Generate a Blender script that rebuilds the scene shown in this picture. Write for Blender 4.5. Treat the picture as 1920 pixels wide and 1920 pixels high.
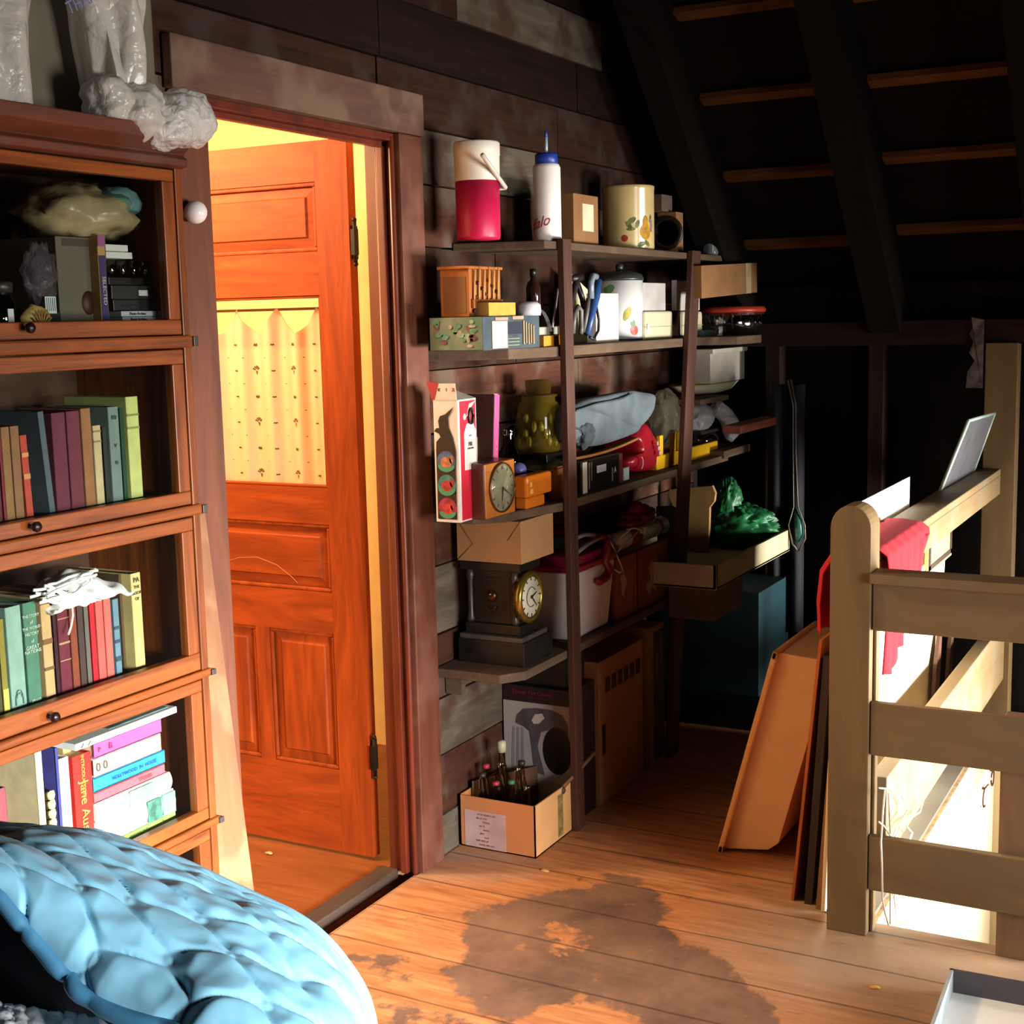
import bpy, bmesh, math, random
import numpy as np
from mathutils import Vector, Matrix, noise, Euler
random.seed(4)
D = bpy.data
for o in list(D.objects): D.objects.remove(o)
scn = bpy.context.scene
COL = scn.collection
# ---------------------------------------------------------------- camera
F = 2560.0
YAW, PIT, ROL = [math.radians(a) for a in (28.194, 8.081, -1.313)]
HC = 1.56
fw = np.array([math.cos(YAW)*math.cos(PIT), math.sin(YAW)*math.cos(PIT), -math.sin(PIT)])
rt0 = np.array([math.sin(YAW), -math.cos(YAW), 0.0]); up0 = np.cross(rt0, fw)
cr, sr = math.cos(ROL), math.sin(ROL)
RT = cr*rt0+sr*up0; UP = -sr*rt0+cr*up0
cam_d = D.cameras.new('camera'); cam = D.objects.new('camera', cam_d); COL.objects.link(cam)
cam_d.sensor_fit = 'HORIZONTAL'; cam_d.sensor_width = 36.0; cam_d.lens = 36.0*F/1920.0
cam_d.clip_start = 0.05
cam.matrix_world = Matrix(((RT[0], UP[0], -fw[0], 0), (RT[1], UP[1], -fw[1], 0), (RT[2], UP[2], -fw[2], HC), (0, 0, 0, 1)))
scn.camera = cam
# ---------------------------------------------------------------- world, lights, exposure
w = D.worlds.new('world'); scn.world = w; w.use_nodes = True
w.node_tree.nodes['Background'].inputs[0].default_value = (0.55, 0.62, 0.75, 1)
w.node_tree.nodes['Background'].inputs[1].default_value = 0.025
def area(name, loc, target, sx, sy, power, col, spread=180):
    l = D.lights.new(name, 'AREA'); l.shape = 'RECTANGLE'; l.size = sx; l.size_y = sy
    l.energy = power; l.color = col; l.spread = math.radians(spread)
    o = D.objects.new(name, l); COL.objects.link(o); o.location = loc
    o.rotation_euler = (Vector(target)-Vector(loc)).to_track_quat('-Z', 'Y').to_euler()
    return o
area('window_daylight', (1.72, -2.24, 1.08), (2.45, 1.7, 0.95), 1.05, 1.05, 24, (1.0, 0.96, 0.9), 84)
area('left_fill_light', (0.45, -2.24, 1.15), (1.8, 1.5, 0.1), 0.8, 0.8, 44, (0.98, 0.98, 0.97), 35)  # added fill, aimed to brighten the quilt and lower bookcase
area('stair_window_daylight', (4.2, -2.24, 0.3), (3.85, 0.8, 0.15), 1.45, 1.25, 105, (1.0, 0.95, 0.87), 58)
vs = scn.view_settings
scn.display_settings.display_device = 'sRGB'
vs.view_transform = 'Standard'; vs.look = 'None'; vs.exposure = 0.4; vs.gamma = 1.0; vs.use_curve_mapping = False

# ---------------------------------------------------------------- pixel -> point on a real plane
def ray(x, y): return fw + RT*(x-960)/F - UP*(y-960)/F
def hit(x, y, ax, d):
    v = ray(x, y); o = np.array([0, 0, HC]); return o+v*((d-o[ax])/v[ax])
def W(x, y, Y=2.014): return hit(x, y, 1, Y)
def G(x, y, z=0.0): return hit(x, y, 2, z)
def S(x, y, X): return hit(x, y, 0, X)
def AD(x, y, d): return np.array([0, 0, HC])+ray(x, y)*d
def depth(p): return float((np.array(p)-np.array([0, 0, HC])) @ fw)

# ---------------------------------------------------------------- materials
def C(h):
    h = h.lstrip('#'); r = [int(h[i:i+2], 16)/255 for i in (0, 2, 4)]
    return tuple(((c/12.92) if c <= .04045 else ((c+.055)/1.055)**2.4) for c in r)+(1,)
MC = {}
def mat(h, rough=.6, metal=0, var=.12, sc=12, bump=0.0, h2=None, alpha=1, spec=.5, trans=0, em=0, sub=0, key=None):
    k = key or (h, rough, metal, var, sc, bump, h2, alpha, spec, trans, em, sub)
    if k in MC: return MC[k]
    m = D.materials.new('paint_'+h.strip('#')); m.use_nodes = True; nt = m.node_tree; b = nt.nodes['Principled BSDF']
    b.inputs['Roughness'].default_value = rough; b.inputs['Metallic'].default_value = metal
    b.inputs['Specular IOR Level'].default_value = spec; b.inputs['Alpha'].default_value = alpha
    b.inputs['Transmission Weight'].default_value = trans
    if sub: b.inputs['Subsurface Weight'].default_value = sub; b.inputs['Subsurface Radius'].default_value = (.02, .02, .02)
    tc = nt.nodes.new('ShaderNodeTexCoord'); n = nt.nodes.new('ShaderNodeTexNoise')
    n.inputs['Scale'].default_value = sc; n.inputs['Detail'].default_value = 5
    nt.links.new(tc.outputs['Object'], n.inputs['Vector'])
    mx = nt.nodes.new('ShaderNodeMix'); mx.data_type = 'RGBA'
    rp = nt.nodes.new('ShaderNodeMapRange'); rp.inputs[1].default_value = .35; rp.inputs[2].default_value = .65
    nt.links.new(n.outputs['Fac'], rp.inputs[0]); nt.links.new(rp.outputs[0], mx.inputs[0])
    c = C(h); c2 = C(h2) if h2 else tuple(v*(1-2*var) for v in c[:3])+(1,)
    mx.inputs[6].default_value = c; mx.inputs[7].default_value = c2
    nt.links.new(mx.outputs[2], b.inputs['Base Color'])
    if em: nt.links.new(mx.outputs[2], b.inputs['Emission Color']); b.inputs['Emission Strength'].default_value = em
    if bump:
        bp = nt.nodes.new('ShaderNodeBump'); bp.inputs['Strength'].default_value = bump; bp.inputs['Distance'].default_value = .01
        nt.links.new(n.outputs['Fac'], bp.inputs['Height']); nt.links.new(bp.outputs[0], b.inputs['Normal'])
    MC[k] = m; return m
def wood(h1, h2, ax=0, sc=6, stretch=10, rough=.55, bump=.15, spec=.4, coat=0, dirt=None):
    k = ('w', h1, h2, ax, sc, stretch, rough, bump, coat, dirt)
    if k in MC: return MC[k]
    m = D.materials.new('wood_'+h1.strip('#')); m.use_nodes = True; nt = m.node_tree; b = nt.nodes['Principled BSDF']
    b.inputs['Roughness'].default_value = rough; b.inputs['Specular IOR Level'].default_value = spec if rough < .8 else .12
    b.inputs['Coat Weight'].default_value = coat; b.inputs['Coat Roughness'].default_value = .25
    tc = nt.nodes.new('ShaderNodeTexCoord'); mp = nt.nodes.new('ShaderNodeMapping')
    s = [sc*stretch/4]*3; s[ax] = sc/4; mp.inputs['Scale'].default_value = s
    nt.links.new(tc.outputs['Object'], mp.inputs['Vector'])
    n = nt.nodes.new('ShaderNodeTexNoise'); n.inputs['Scale'].default_value = 1.6; n.inputs['Detail'].default_value = 8
    n.inputs['Roughness'].default_value = .65; n.inputs['Distortion'].default_value = 1.2
    nt.links.new(mp.outputs[0], n.inputs['Vector'])
    r = nt.nodes.new('ShaderNodeValToRGB'); r.color_ramp.elements[0].position = .3; r.color_ramp.elements[1].position = .7
    r.color_ramp.elements[0].color = C(h2); r.color_ramp.elements[1].color = C(h1)
    nt.links.new(n.outputs['Fac'], r.inputs[0]); out = r.outputs[0]
    if dirt:
        n2 = nt.nodes.new('ShaderNodeTexNoise'); n2.inputs['Scale'].default_value = 7; n2.inputs['Detail'].default_value = 6
        nt.links.new(tc.outputs['Object'], n2.inputs['Vector'])
        rp = nt.nodes.new('ShaderNodeMapRange'); rp.inputs[1].default_value = .48; rp.inputs[2].default_value = .62
        mx = nt.nodes.new('ShaderNodeMix'); mx.data_type = 'RGBA'; nt.links.new(n2.outputs['Fac'], rp.inputs[0])
        nt.links.new(rp.outputs[0], mx.inputs[0]); nt.links.new(out, mx.inputs[6]); mx.inputs[7].default_value = C(dirt); out = mx.outputs[2]
    nt.links.new(out, b.inputs['Base Color'])
    bp = nt.nodes.new('ShaderNodeBump'); bp.inputs['Strength'].default_value = bump; bp.inputs['Distance'].default_value = .006
    nt.links.new(n.outputs['Fac'], bp.inputs['Height']); nt.links.new(bp.outputs[0], b.inputs['Normal'])
    MC[k] = m; return m
def glass(h='#ffffff', tint=.9, gloss=.05, rough=.03, key=None):
    k = ('g', h, tint, gloss, rough)
    if k in MC: return MC[k]
    m = D.materials.new('glass_'+h.strip('#')); m.use_nodes = True; nt = m.node_tree; nt.nodes.clear()
    o = nt.nodes.new('ShaderNodeOutputMaterial'); t = nt.nodes.new('ShaderNodeBsdfTransparent'); g = nt.nodes.new('ShaderNodeBsdfGlossy')
    c = C(h); t.inputs[0].default_value = tuple(v*tint for v in c[:3])+(1,); g.inputs['Roughness'].default_value = rough
    fr = nt.nodes.new('ShaderNodeLayerWeight'); fr.inputs[0].default_value = .25
    ma = nt.nodes.new('ShaderNodeMath'); ma.operation = 'MULTIPLY_ADD'; ma.inputs[1].default_value = .6 if gloss > .012 else .03; ma.inputs[2].default_value = gloss
    nt.links.new(fr.outputs['Fresnel'], ma.inputs[0])
    mx = nt.nodes.new('ShaderNodeMixShader'); nt.links.new(ma.outputs[0], mx.inputs[0]); nt.links.new(t.outputs[0], mx.inputs[1]); nt.links.new(g.outputs[0], mx.inputs[2])
    nt.links.new(mx.outputs[0], o.inputs[0]); MC[k] = m; return m
def film(h, opac=.6, rough=.3, var=.1, sc=20, bump=0):
    """thin plastic / thin cloth: part diffuse and translucent, part see-through"""
    k = ('f', h, opac, rough, bump)
    if k in MC: return MC[k]
    m = D.materials.new('film_'+h.strip('#')); m.use_nodes = True; nt = m.node_tree; nt.nodes.clear()
    o = nt.nodes.new('ShaderNodeOutputMaterial'); t = nt.nodes.new('ShaderNodeBsdfTransparent'); p = nt.nodes.new('ShaderNodeBsdfPrincipled')
    p.inputs['Base Color'].default_value = C(h); p.inputs['Roughness'].default_value = rough
    tr = nt.nodes.new('ShaderNodeBsdfTranslucent'); tr.inputs[0].default_value = C(h)
    if bump:
        tc = nt.nodes.new('ShaderNodeTexCoord'); nz = nt.nodes.new('ShaderNodeTexNoise'); nz.inputs['Scale'].default_value = 14; nz.inputs['Distortion'].default_value = 1.5; nz.inputs['Detail'].default_value = 4
        vv = nt.nodes.new('ShaderNodeTexVoronoi'); vv.feature = 'DISTANCE_TO_EDGE'; vv.inputs['Scale'].default_value = 34
        nt.links.new(tc.outputs['Object'], nz.inputs['Vector']); nt.links.new(nz.outputs['Color'], vv.inputs['Vector']) if 0 else nt.links.new(tc.outputs['Object'], vv.inputs['Vector'])
        ad = nt.nodes.new('ShaderNodeMath'); ad.operation = 'MULTIPLY_ADD'; ad.inputs[1].default_value = .5; nt.links.new(vv.outputs['Distance'], ad.inputs[0]); nt.links.new(nz.outputs['Fac'], ad.inputs[2])
        bp = nt.nodes.new('ShaderNodeBump'); bp.inputs['Strength'].default_value = bump; bp.inputs['Distance'].default_value = .02
        nt.links.new(ad.outputs[0], bp.inputs['Height']); nt.links.new(bp.outputs[0], p.inputs['Normal'])
    a = nt.nodes.new('ShaderNodeMixShader'); a.inputs[0].default_value = .35; nt.links.new(p.outputs[0], a.inputs[1]); nt.links.new(tr.outputs[0], a.inputs[2])
    mx = nt.nodes.new('ShaderNodeMixShader'); mx.inputs[0].default_value = opac
    nt.links.new(t.outputs[0], mx.inputs[1]); nt.links.new(a.outputs[0], mx.inputs[2]); nt.links.new(mx.outputs[0], o.inputs[0])
    MC[k] = m; return m

# ---------------------------------------------------------------- mesh builder
class MB:
    def __init__(s): s.v = []; s.f = []; s.m = []; s.sm = []; s.mi = 0
    def add(s, vs, fs, smooth=False):
        n = len(s.v); s.v += [tuple(float(c) for c in p) for p in vs]
        for f in fs: s.f.append([i+n for i in f]); s.m.append(s.mi); s.sm.append(smooth)
        return s
    def mat(s, i): s.mi = i; return s
    def box(s, a, b, T=None):
        (x0, y0, z0), (x1, y1, z1) = a, b
        vs = [(x0, y0, z0), (x1, y0, z0), (x1, y1, z0), (x0, y1, z0), (x0, y0, z1), (x1, y0, z1), (x1, y1, z1), (x0, y1, z1)]
        if T is not None: vs = [tuple(T @ Vector(v)) for v in vs]
        return s.add(vs, [(0, 3, 2, 1), (4, 5, 6, 7), (0, 1, 5, 4), (1, 2, 6, 5), (2, 3, 7, 6), (3, 0, 4, 7)])
    def quad(s, *p): return s.add(p, [tuple(range(len(p)))])
    def lathe(s, prof, c=(0, 0, 0), n=28, sx=1, sy=1, T=None, a0=0, smooth=True):
        vs = []; fs = []
        for r, z in prof:
            for k in range(n):
                a = a0+2*math.pi*k/n; vs.append((c[0]+r*math.cos(a)*sx, c[1]+r*math.sin(a)*sy, c[2]+z))
        for i in range(len(prof)-1):
            for k in range(n): fs.append((i*n+k, i*n+(k+1) % n, (i+1)*n+(k+1) % n, (i+1)*n+k))
        if prof[0][0] > 1e-6: fs.append(tuple(range(n-1, -1, -1)))
        if prof[-1][0] > 1e-6: fs.append(tuple((len(prof)-1)*n+k for k in range(n)))
        if T is not None: vs = [tuple(T @ Vector(v)) for v in vs]
        return s.add(vs, fs, smooth)
    def tube(s, pts, r, n=8, closed=False):
        P = [Vector(p) for p in pts]; vs = []; fs = []; R = r if isinstance(r, (list, tuple)) else [r]*len(P)
        u = None
        for i, p in enumerate(P):
            t = (P[min(i+1, len(P)-1)]-P[max(i-1, 0)]).normalized()
            if u is None: u = t.orthogonal().normalized()
            u = (u-t*u.dot(t)); u = u.normalized() if u.length > 1e-6 else t.orthogonal().normalized()
            w_ = t.cross(u)
            for k in range(n):
                a = 2*math.pi*k/n; vs.append(p+(u*math.cos(a)+w_*math.sin(a))*R[i])
        for i in range(len(P)-1):
            for k in range(n): fs.append((i*n+k, i*n+(k+1) % n, (i+1)*n+(k+1) % n, (i+1)*n+k))
        fs.append(tuple(range(n-1, -1, -1))); fs.append(tuple((len(P)-1)*n+k for k in range(n)))
        return s.add(vs, fs, True)
    def grid(s, fn, nu, nv, smooth=True, th=0):
        vs = [fn(i/nu, j/nv) for j in range(nv+1) for i in range(nu+1)]
        fs = [(j*(nu+1)+i, j*(nu+1)+i+1, (j+1)*(nu+1)+i+1, (j+1)*(nu+1)+i) for j in range(nv) for i in range(nu)]
        return s.add(vs, fs, smooth)
    def prism(s, poly, a, b, ax=1, T=None):
        """poly in the two other axes (in xyz order), extruded from a to b along ax"""
        def P(p, t):
            q = [p[0], p[1]]; q.insert(ax, t); return tuple(q)
        n = len(poly); vs = [P(p, a) for p in poly]+[P(p, b) for p in poly]
        if T is not None: vs = [tuple(T @ Vector(v)) for v in vs]
        fs = [tuple(range(n)), tuple(range(2*n-1, n-1, -1))]+[(i, (i+1) % n, n+(i+1) % n, n+i) for i in range(n)]
        return s.add(vs, fs)
    def blob(s, c, r, amp=.1, fr=3, seed=0, n=28, floor=None, ridged=False, T=None):
        vs = []; fs = []; m = n//2
        for j in range(m+1):
            th = math.pi*j/m
            for i in range(n):
                ph = 2*math.pi*i/n; d = Vector((math.sin(th)*math.cos(ph), math.sin(th)*math.sin(ph), -math.cos(th)))
                q = d*fr+Vector((seed*7.3, seed*3.1, seed)); h = noise.noise(q)+.5*noise.noise(q*2.3)+.3*noise.noise(q*5)
                if ridged: h = .8-2.6*abs(noise.noise(q*.6))-.5*abs(noise.noise(q*1.5))-.18*abs(noise.noise(q*4))
                k = 1+amp*h; p = Vector((c[0]+d.x*r[0]*k, c[1]+d.y*r[1]*k, c[2]+d.z*r[2]*k))
                if T is not None: p = T @ p
                if floor is not None: p.z = max(p.z, floor)
                vs.append(p)
        for j in range(m):
            for i in range(n): fs.append((j*n+i, j*n+(i+1) % n, (j+1)*n+(i+1) % n, (j+1)*n+i))
        return s.add(vs, fs, True)
    def build(s, name, mats, parent=None, loc=(0, 0, 0), rot=(0, 0, 0), bev=0, solid=0, sub=0, label=None, disp=None):
        me = D.meshes.new(name); me.from_pydata(s.v, [], s.f); me.update()
        if not isinstance(mats, (list, tuple)): mats = [mats]
        for m_ in mats: me.materials.append(m_)
        me.polygons.foreach_set('material_index', s.m); me.polygons.foreach_set('use_smooth', s.sm)
        bm = bmesh.new(); bm.from_mesh(me); bmesh.ops.recalc_face_normals(bm, faces=bm.faces); bm.to_mesh(me); bm.free()
        o = D.objects.new(name, me); COL.objects.link(o); o.location = loc; o.rotation_euler = rot
        if parent: o.parent = parent
        if solid: q = o.modifiers.new('solid', 'SOLIDIFY'); q.thickness = solid; q.offset = 0
        if bev: q = o.modifiers.new('bevel', 'BEVEL'); q.width = bev; q.segments = 2; q.limit_method = 'ANGLE'
        if sub: q = o.modifiers.new('sub', 'SUBSURF'); q.levels = sub; q.render_levels = sub
        if disp:
            for k, (ty, sz, st) in enumerate(disp):
                tx = D.textures.new('crumple', ty)
                if ty == 'VORONOI': tx.noise_scale = sz; tx.distance_metric = 'DISTANCE'
                else: tx.noise_scale = sz
                q = o.modifiers.new('crumple', 'DISPLACE'); q.texture = tx; q.strength = st; q.mid_level = .4; q.texture_coords = 'LOCAL'
        if label: o['label'] = label
        return o
def tag(o, label, cat, group=None, kind=None):
    o['label'] = label; o['category'] = cat
    if group: o['group'] = group
    if kind: o['kind'] = kind
    return o
def thing(name, label, cat, loc=(0, 0, 0), rz=0, group=None, rot=None):
    o = D.objects.new(name, None); o.empty_display_size = .05; COL.objects.link(o); o.location = loc
    o.rotation_euler = rot if rot else (0, 0, rz); return tag(o, label, cat, group)
def struct(o): o['kind'] = 'structure'; return o
def text(s, size, parent, m, loc, rot, name='lettering', ext=.0004, sx=1, shear=0, align='CENTER'):
    c = D.curves.new(name, 'FONT'); c.body = s; c.size = size; c.extrude = ext; c.align_x = align; c.align_y = 'CENTER'; c.shear = shear
    t = D.objects.new('tmp', c); COL.objects.link(t); dg = bpy.context.evaluated_depsgraph_get(); dg.update()
    me = D.meshes.new_from_object(t.evaluated_get(dg)); D.objects.remove(t); me.name = name; me.materials.clear(); me.materials.append(m)
    o = D.objects.new(name, me); COL.objects.link(o); o.parent = parent; o.location = loc; o.rotation_euler = rot; o.scale = (sx, 1, 1); return o
RX = (math.pi/2, 0, 0)                       # text on a face looking to -Y
RL = (math.pi/2, 0, -math.pi/2)              # text on a face looking to -X
def copy_tree(o, parent=None):
    c = o.copy(); COL.objects.link(c); c.parent = parent
    for ch in list(o.children): copy_tree(ch, c)
    return c
def Rz(a): return Matrix.Rotation(a, 4, 'Z')
def TR(x, y, z): return Matrix.Translation((x, y, z))
def hexlerp(a, b, t): return '#'+''.join('%02x' % int(int(a[i:i+2], 16)*(1-t)+int(b[i:i+2], 16)*t) for i in (1, 3, 5))

def puff(m, out, layers, o0, amp=0, fr=14):
    """closed soft body: an outline of points (x, y, z) swept through depth layers (offset in y, scale)"""
    n_ = len(out); P = [Vector(p)-Vector(o0) for p in out]; cx = sum(p.x for p in P)/n_; cz = sum(p.z for p in P)/n_; V = []
    for yy, k in layers: V += [(cx+(p.x-cx)*k, p.y+yy, cz+(p.z-cz)*k) for p in P]
    if amp:
        for k in (.66, .33):
            pass
        V = [(v[0]+amp*.4*noise.noise(Vector((v[0]*fr, v[1]*fr, v[2]*fr+5))), v[1]+amp*(noise.noise(Vector((v[0]*fr, v[1]*fr, v[2]*fr)))-.8*abs(noise.noise(Vector((v[0]*fr*2, v[1]*fr, v[2]*fr*2+9))))), v[2]+amp*.4*noise.noise(Vector((v[0]*fr+8, v[1]*fr, v[2]*fr)))) for v in V]
    fs = [(j*n_+i, j*n_+(i+1) % n_, (j+1)*n_+(i+1) % n_, (j+1)*n_+i) for j in range(len(layers)-1) for i in range(n_)]
    for b, rev in ((0, 0), ((len(layers)-1)*n_, 1)):
        V.append((cx, P[0].y+layers[0 if not rev else -1][0], cz)); c = len(V)-1
        fs += [(b+i, b+(i+1) % n_, c) for i in range(n_)]
    return m.add(V, fs, True)
def dense(L, k=3):
    R = []
    for i in range(len(L)):
        a, b = L[i], L[(i+1) % len(L)]
        for q in range(k): t = q/k; R.append((a[0]*(1-t)+b[0]*t, a[1]*(1-t)+b[1]*t))
    return R
# ================================================================ STRUCTURE
WY = 2.014
# ---- floor (planks run towards the gable wall; old stain; grey worn paint)
def inpoly(x, y, P):
    c = False; n = len(P)
    for i in range(n):
        x1, y1 = P[i]; x2, y2 = P[(i+1) % n]
        if (y1 > y) != (y2 > y) and x < (x2-x1)*(y-y1)/(y2-y1)+x1: c = not c
    return c
def pdist(x, y, P):
    d = 9
    for i in range(len(P)):
        a = Vector(P[i]); b = Vector(P[(i+1) % len(P)]); p = Vector((x, y)); t = max(0, min(1, (p-a).dot(b-a)/max(1e-9, (b-a).length_squared)))
        d = min(d, (p-(a+(b-a)*t)).length)
    return d if inpoly(x, y, P) else -d
def fp(L): return [tuple(G(x, y)[:2]) for x, y in L]
STAIN = [(fp([(880,1712),(960,1684),(1040,1670),(1110,1664),(1150,1655),(1240,1672),(1252,1700),(1245,1730),(1290,1770),(1345,1795),(1400,1845),(1450,1885),(1480,1960),(1200,1990),(1180,1905),(1080,1862),(1040,1888),(960,1912),(900,1900),(850,1862),(838,1822),(872,1790),(862,1750)]), .75),
         (fp([(1125,1655),(1130,1638),(1165,1628),(1218,1633),(1208,1664)]), .5), (fp([(735,1722),(770,1712),(792,1728),(780,1742),(745,1740)]), .5),
         (fp([(645,1790),(735,1788),(765,1802),(735,1812),(775,1834),(720,1838),(695,1808),(650,1800)]), .6), (fp([(700,1875),(830,1890),(960,1915),(940,1990),(760,1990)]), .42),
         (fp([(610,1780),(650,1765),(655,1775),(620,1790)]), .4), (fp([(1340,1870),(1380,1880),(1400,1930),(1350,1935)]), .3), (fp([(1075,1645),(1095,1642),(1098,1652),(1078,1654)]), .5),
         (fp([(1270,1672),(1282,1670),(1284,1680),(1272,1682)]), .4)]
HOLE = fp([(975,1745),(1040,1728),(1125,1752),(1100,1788),(1010,1795),(960,1780)])
GREY = [fp([(825,1590),(1000,1600),(1090,1555),(1180,1560),(1130,1590),(1010,1625),(820,1618)]), fp([(560,1740),(750,1625),(1000,1640),(900,1650),(760,1650),(640,1745),(600,1765)])]
def fl_attr(x, y):
    s = 0
    for P, k in STAIN:
        d = pdist(x, y, P); s = max(s, k*max(0, min(1, .5+d/.07)))
    if inpoly(x, y, HOLE): s = min(s, .42)
    g = 0
    for P in GREY: g = max(g, .7*max(0, min(1, .5+pdist(x, y, P)/.12)))
    g = max(g, .95*max(0, min(1, (x-2.7)/.4))*max(0, min(1, (1.25-y)/.4)))
    return s, g
m = MB(); xs = np.concatenate([[-1.2, 0, 1.0, 1.8], np.arange(2.36, 3.361, .0125)]); ys = np.concatenate([[-2.3, -1.2, -.4, .1], np.arange(.25, 2.0141, .0145)])
nx, ny = len(xs), len(ys)
m.add([(x, y, 0) for y in ys for x in xs], [(j*nx+i, j*nx+i+1, (j+1)*nx+i+1, (j+1)*nx+i) for j in range(ny-1) for i in range(nx-1)])
fa = [fl_attr(x, y) if (x > 2.3 and y > .2) else (0, 0) for y in ys for x in xs]
n0 = len(m.v); YS = (.78, .93, 1.0, 1.2, WY); m.add([(x, y, 0) for y in YS for x in (3.36, 5.42)], [(2*j, 2*j+1, 2*j+3, 2*j+2) for j in range(4)]); fa += [(0, g) for g in (1.1, 1.1, .6, .1, .1) for _ in (0, 1)]
m.box((-1.2, -2.3, -.12), (3.36, WY, -.002)); m.box((3.36, .78, -.12), (5.42, WY, -.002)); fa += [(0, .5)]*16
def floor_mat():
    mt = D.materials.new('floor_boards'); mt.use_nodes = True; nt = mt.node_tree; b = nt.nodes['Principled BSDF']; L = nt.links.new
    def N(t, **k):
        q = nt.nodes.new(t)
        for a, v in k.items(): setattr(q, a, v)
        return q
    def M(op, a, b_=None, c=None):
        q = N('ShaderNodeMath', operation=op)
        for i, v in enumerate((a, b_, c)):
            if v is None: continue
            if isinstance(v, (int, float)): q.inputs[i].default_value = v
            else: L(v, q.inputs[i])
        return q.outputs[0]
    def mixc(f, a, c):
        q = N('ShaderNodeMix', data_type='RGBA')
        if isinstance(f, float): q.inputs[0].default_value = f
        else: L(f, q.inputs[0])
        for i, v in ((6, a), (7, c)):
            if isinstance(v, tuple): q.inputs[i].default_value = v
            else: L(v, q.inputs[i])
        return q.outputs[2]
    tc = N('ShaderNodeTexCoord'); sx = N('ShaderNodeSeparateXYZ'); L(tc.outputs['Object'], sx.inputs[0]); X, Y = sx.outputs[0], sx.outputs[1]
    wob = N('ShaderNodeTexNoise'); wob.inputs['Scale'].default_value = 3
    L(tc.outputs['Object'], wob.inputs['Vector'])
    u = M('DIVIDE', M('ADD', M('SUBTRACT', X, 2.505), M('MULTIPLY', M('SUBTRACT', wob.outputs['Fac'], .5), .012)), .2)
    pid = M('FLOOR', u); fr = M('SUBTRACT', u, pid)
    seam = M('MAXIMUM', M('LESS_THAN', fr, .022), M('GREATER_THAN', fr, .985))
    wn = N('ShaderNodeTexWhiteNoise', noise_dimensions='1D'); L(pid, wn.inputs['W'])
    mp = N('ShaderNodeMapping'); mp.inputs['Scale'].default_value = (30, 3.0, 1); L(tc.outputs['Object'], mp.inputs['Vector'])
    gr = N('ShaderNodeTexNoise'); gr.inputs['Scale'].default_value = 1.3; gr.inputs['Detail'].default_value = 8; gr.inputs['Roughness'].default_value = .7; L(mp.outputs[0], gr.inputs['Vector'])
    mp2 = N('ShaderNodeMapping'); mp2.inputs['Scale'].default_value = (1.6, .6, 1); L(tc.outputs['Object'], mp2.inputs['Vector'])
    n2 = N('ShaderNodeTexNoise'); n2.inputs['Scale'].default_value = 22; n2.inputs['Detail'].default_value = 8; n2.inputs['Roughness'].default_value = .7; L(tc.outputs['Object'], n2.inputs['Vector'])
    n5_ = N('ShaderNodeTexNoise'); n5_.inputs['Scale'].default_value = 4; n5_.inputs['Detail'].default_value = 9; n5_.inputs['Roughness'].default_value = .7; L(tc.outputs['Object'], n5_.inputs['Vector'])
    n3 = N('ShaderNodeTexNoise'); n3.inputs['Scale'].default_value = 7; n3.inputs['Detail'].default_value = 6; L(tc.outputs['Object'], n3.inputs['Vector'])
    rp = N('ShaderNodeValToRGB'); rp.color_ramp.elements[0].position = .32; rp.color_ramp.elements[1].position = .66
    rp.color_ramp.elements[0].color = C('#8c5230'); rp.color_ramp.elements[1].color = C('#d2905c'); L(gr.outputs['Fac'], rp.inputs[0])
    c = mixc(M('MULTIPLY', wn.outputs['Value'], .22), rp.outputs[0], C('#8a4e28'))
    a1 = N('ShaderNodeAttribute', attribute_name='grey'); a2 = N('ShaderNodeAttribute', attribute_name='stain')
    gf = M('MULTIPLY', a1.outputs['Fac'], M('ADD', .55, M('MULTIPLY', n3.outputs['Fac'], .7)))
    c = mixc(gf, c, mixc(n2.outputs['Fac'], C('#94826e'), C('#ab9482')))
    sf = M('MULTIPLY', M('SUBTRACT', M('ADD', a2.outputs['Fac'], M('MULTIPLY', M('ADD', M('SUBTRACT', n2.outputs['Fac'], .5), M('SUBTRACT', n3.outputs['Fac'], .5)), 1.3)), .3), 5.0); sf = M('MINIMUM', M('MAXIMUM', sf, 0.0), .92)
    q = N('ShaderNodeMath', operation='GREATER_THAN'); L(a2.outputs['Fac'], q.inputs[0]); q.inputs[1].default_value = .02
    c = mixc(M('MULTIPLY', sf, q.outputs[0]), c, mixc(M('MULTIPLY', M('SUBTRACT', n5_.outputs['Fac'], .3), 2.4), C('#46352f'), C('#8a6854')))
    n5 = N('ShaderNodeTexNoise'); n5.inputs['Scale'].default_value = 11; n5.inputs['Detail'].default_value = 9; n5.inputs['Roughness'].default_value = .75; L(mp2.outputs[0], n5.inputs['Vector'])
    wr = N('ShaderNodeMapRange'); wr.inputs[1].default_value = .60; wr.inputs[2].default_value = .68; wr.inputs[4].default_value = .6; L(n5.outputs['Fac'], wr.inputs[0])
    c = mixc(wr.outputs[0], c, C('#6a4a38'))
    c = mixc(M('MULTIPLY', seam, .6), c, C('#33201a'))
    L(c, b.inputs['Base Color']); b.inputs['Roughness'].default_value = .55; b.inputs['Specular IOR Level'].default_value = .35
    bp = N('ShaderNodeBump'); bp.inputs['Strength'].default_value = .35; bp.inputs['Distance'].default_value = .004
    L(M('SUBTRACT', gr.outputs['Fac'], M('MULTIPLY', seam, 1.0)), bp.inputs['Height']); L(bp.outputs[0], b.inputs['Normal'])
    return mt
fo = m.build('floor', floor_mat())
for k, i in (('stain', 0), ('grey', 1)):
    at_ = fo.data.attributes.new(k, 'FLOAT', 'POINT'); at_.data.foreach_set('value', [a[i] for a in fa])
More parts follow.
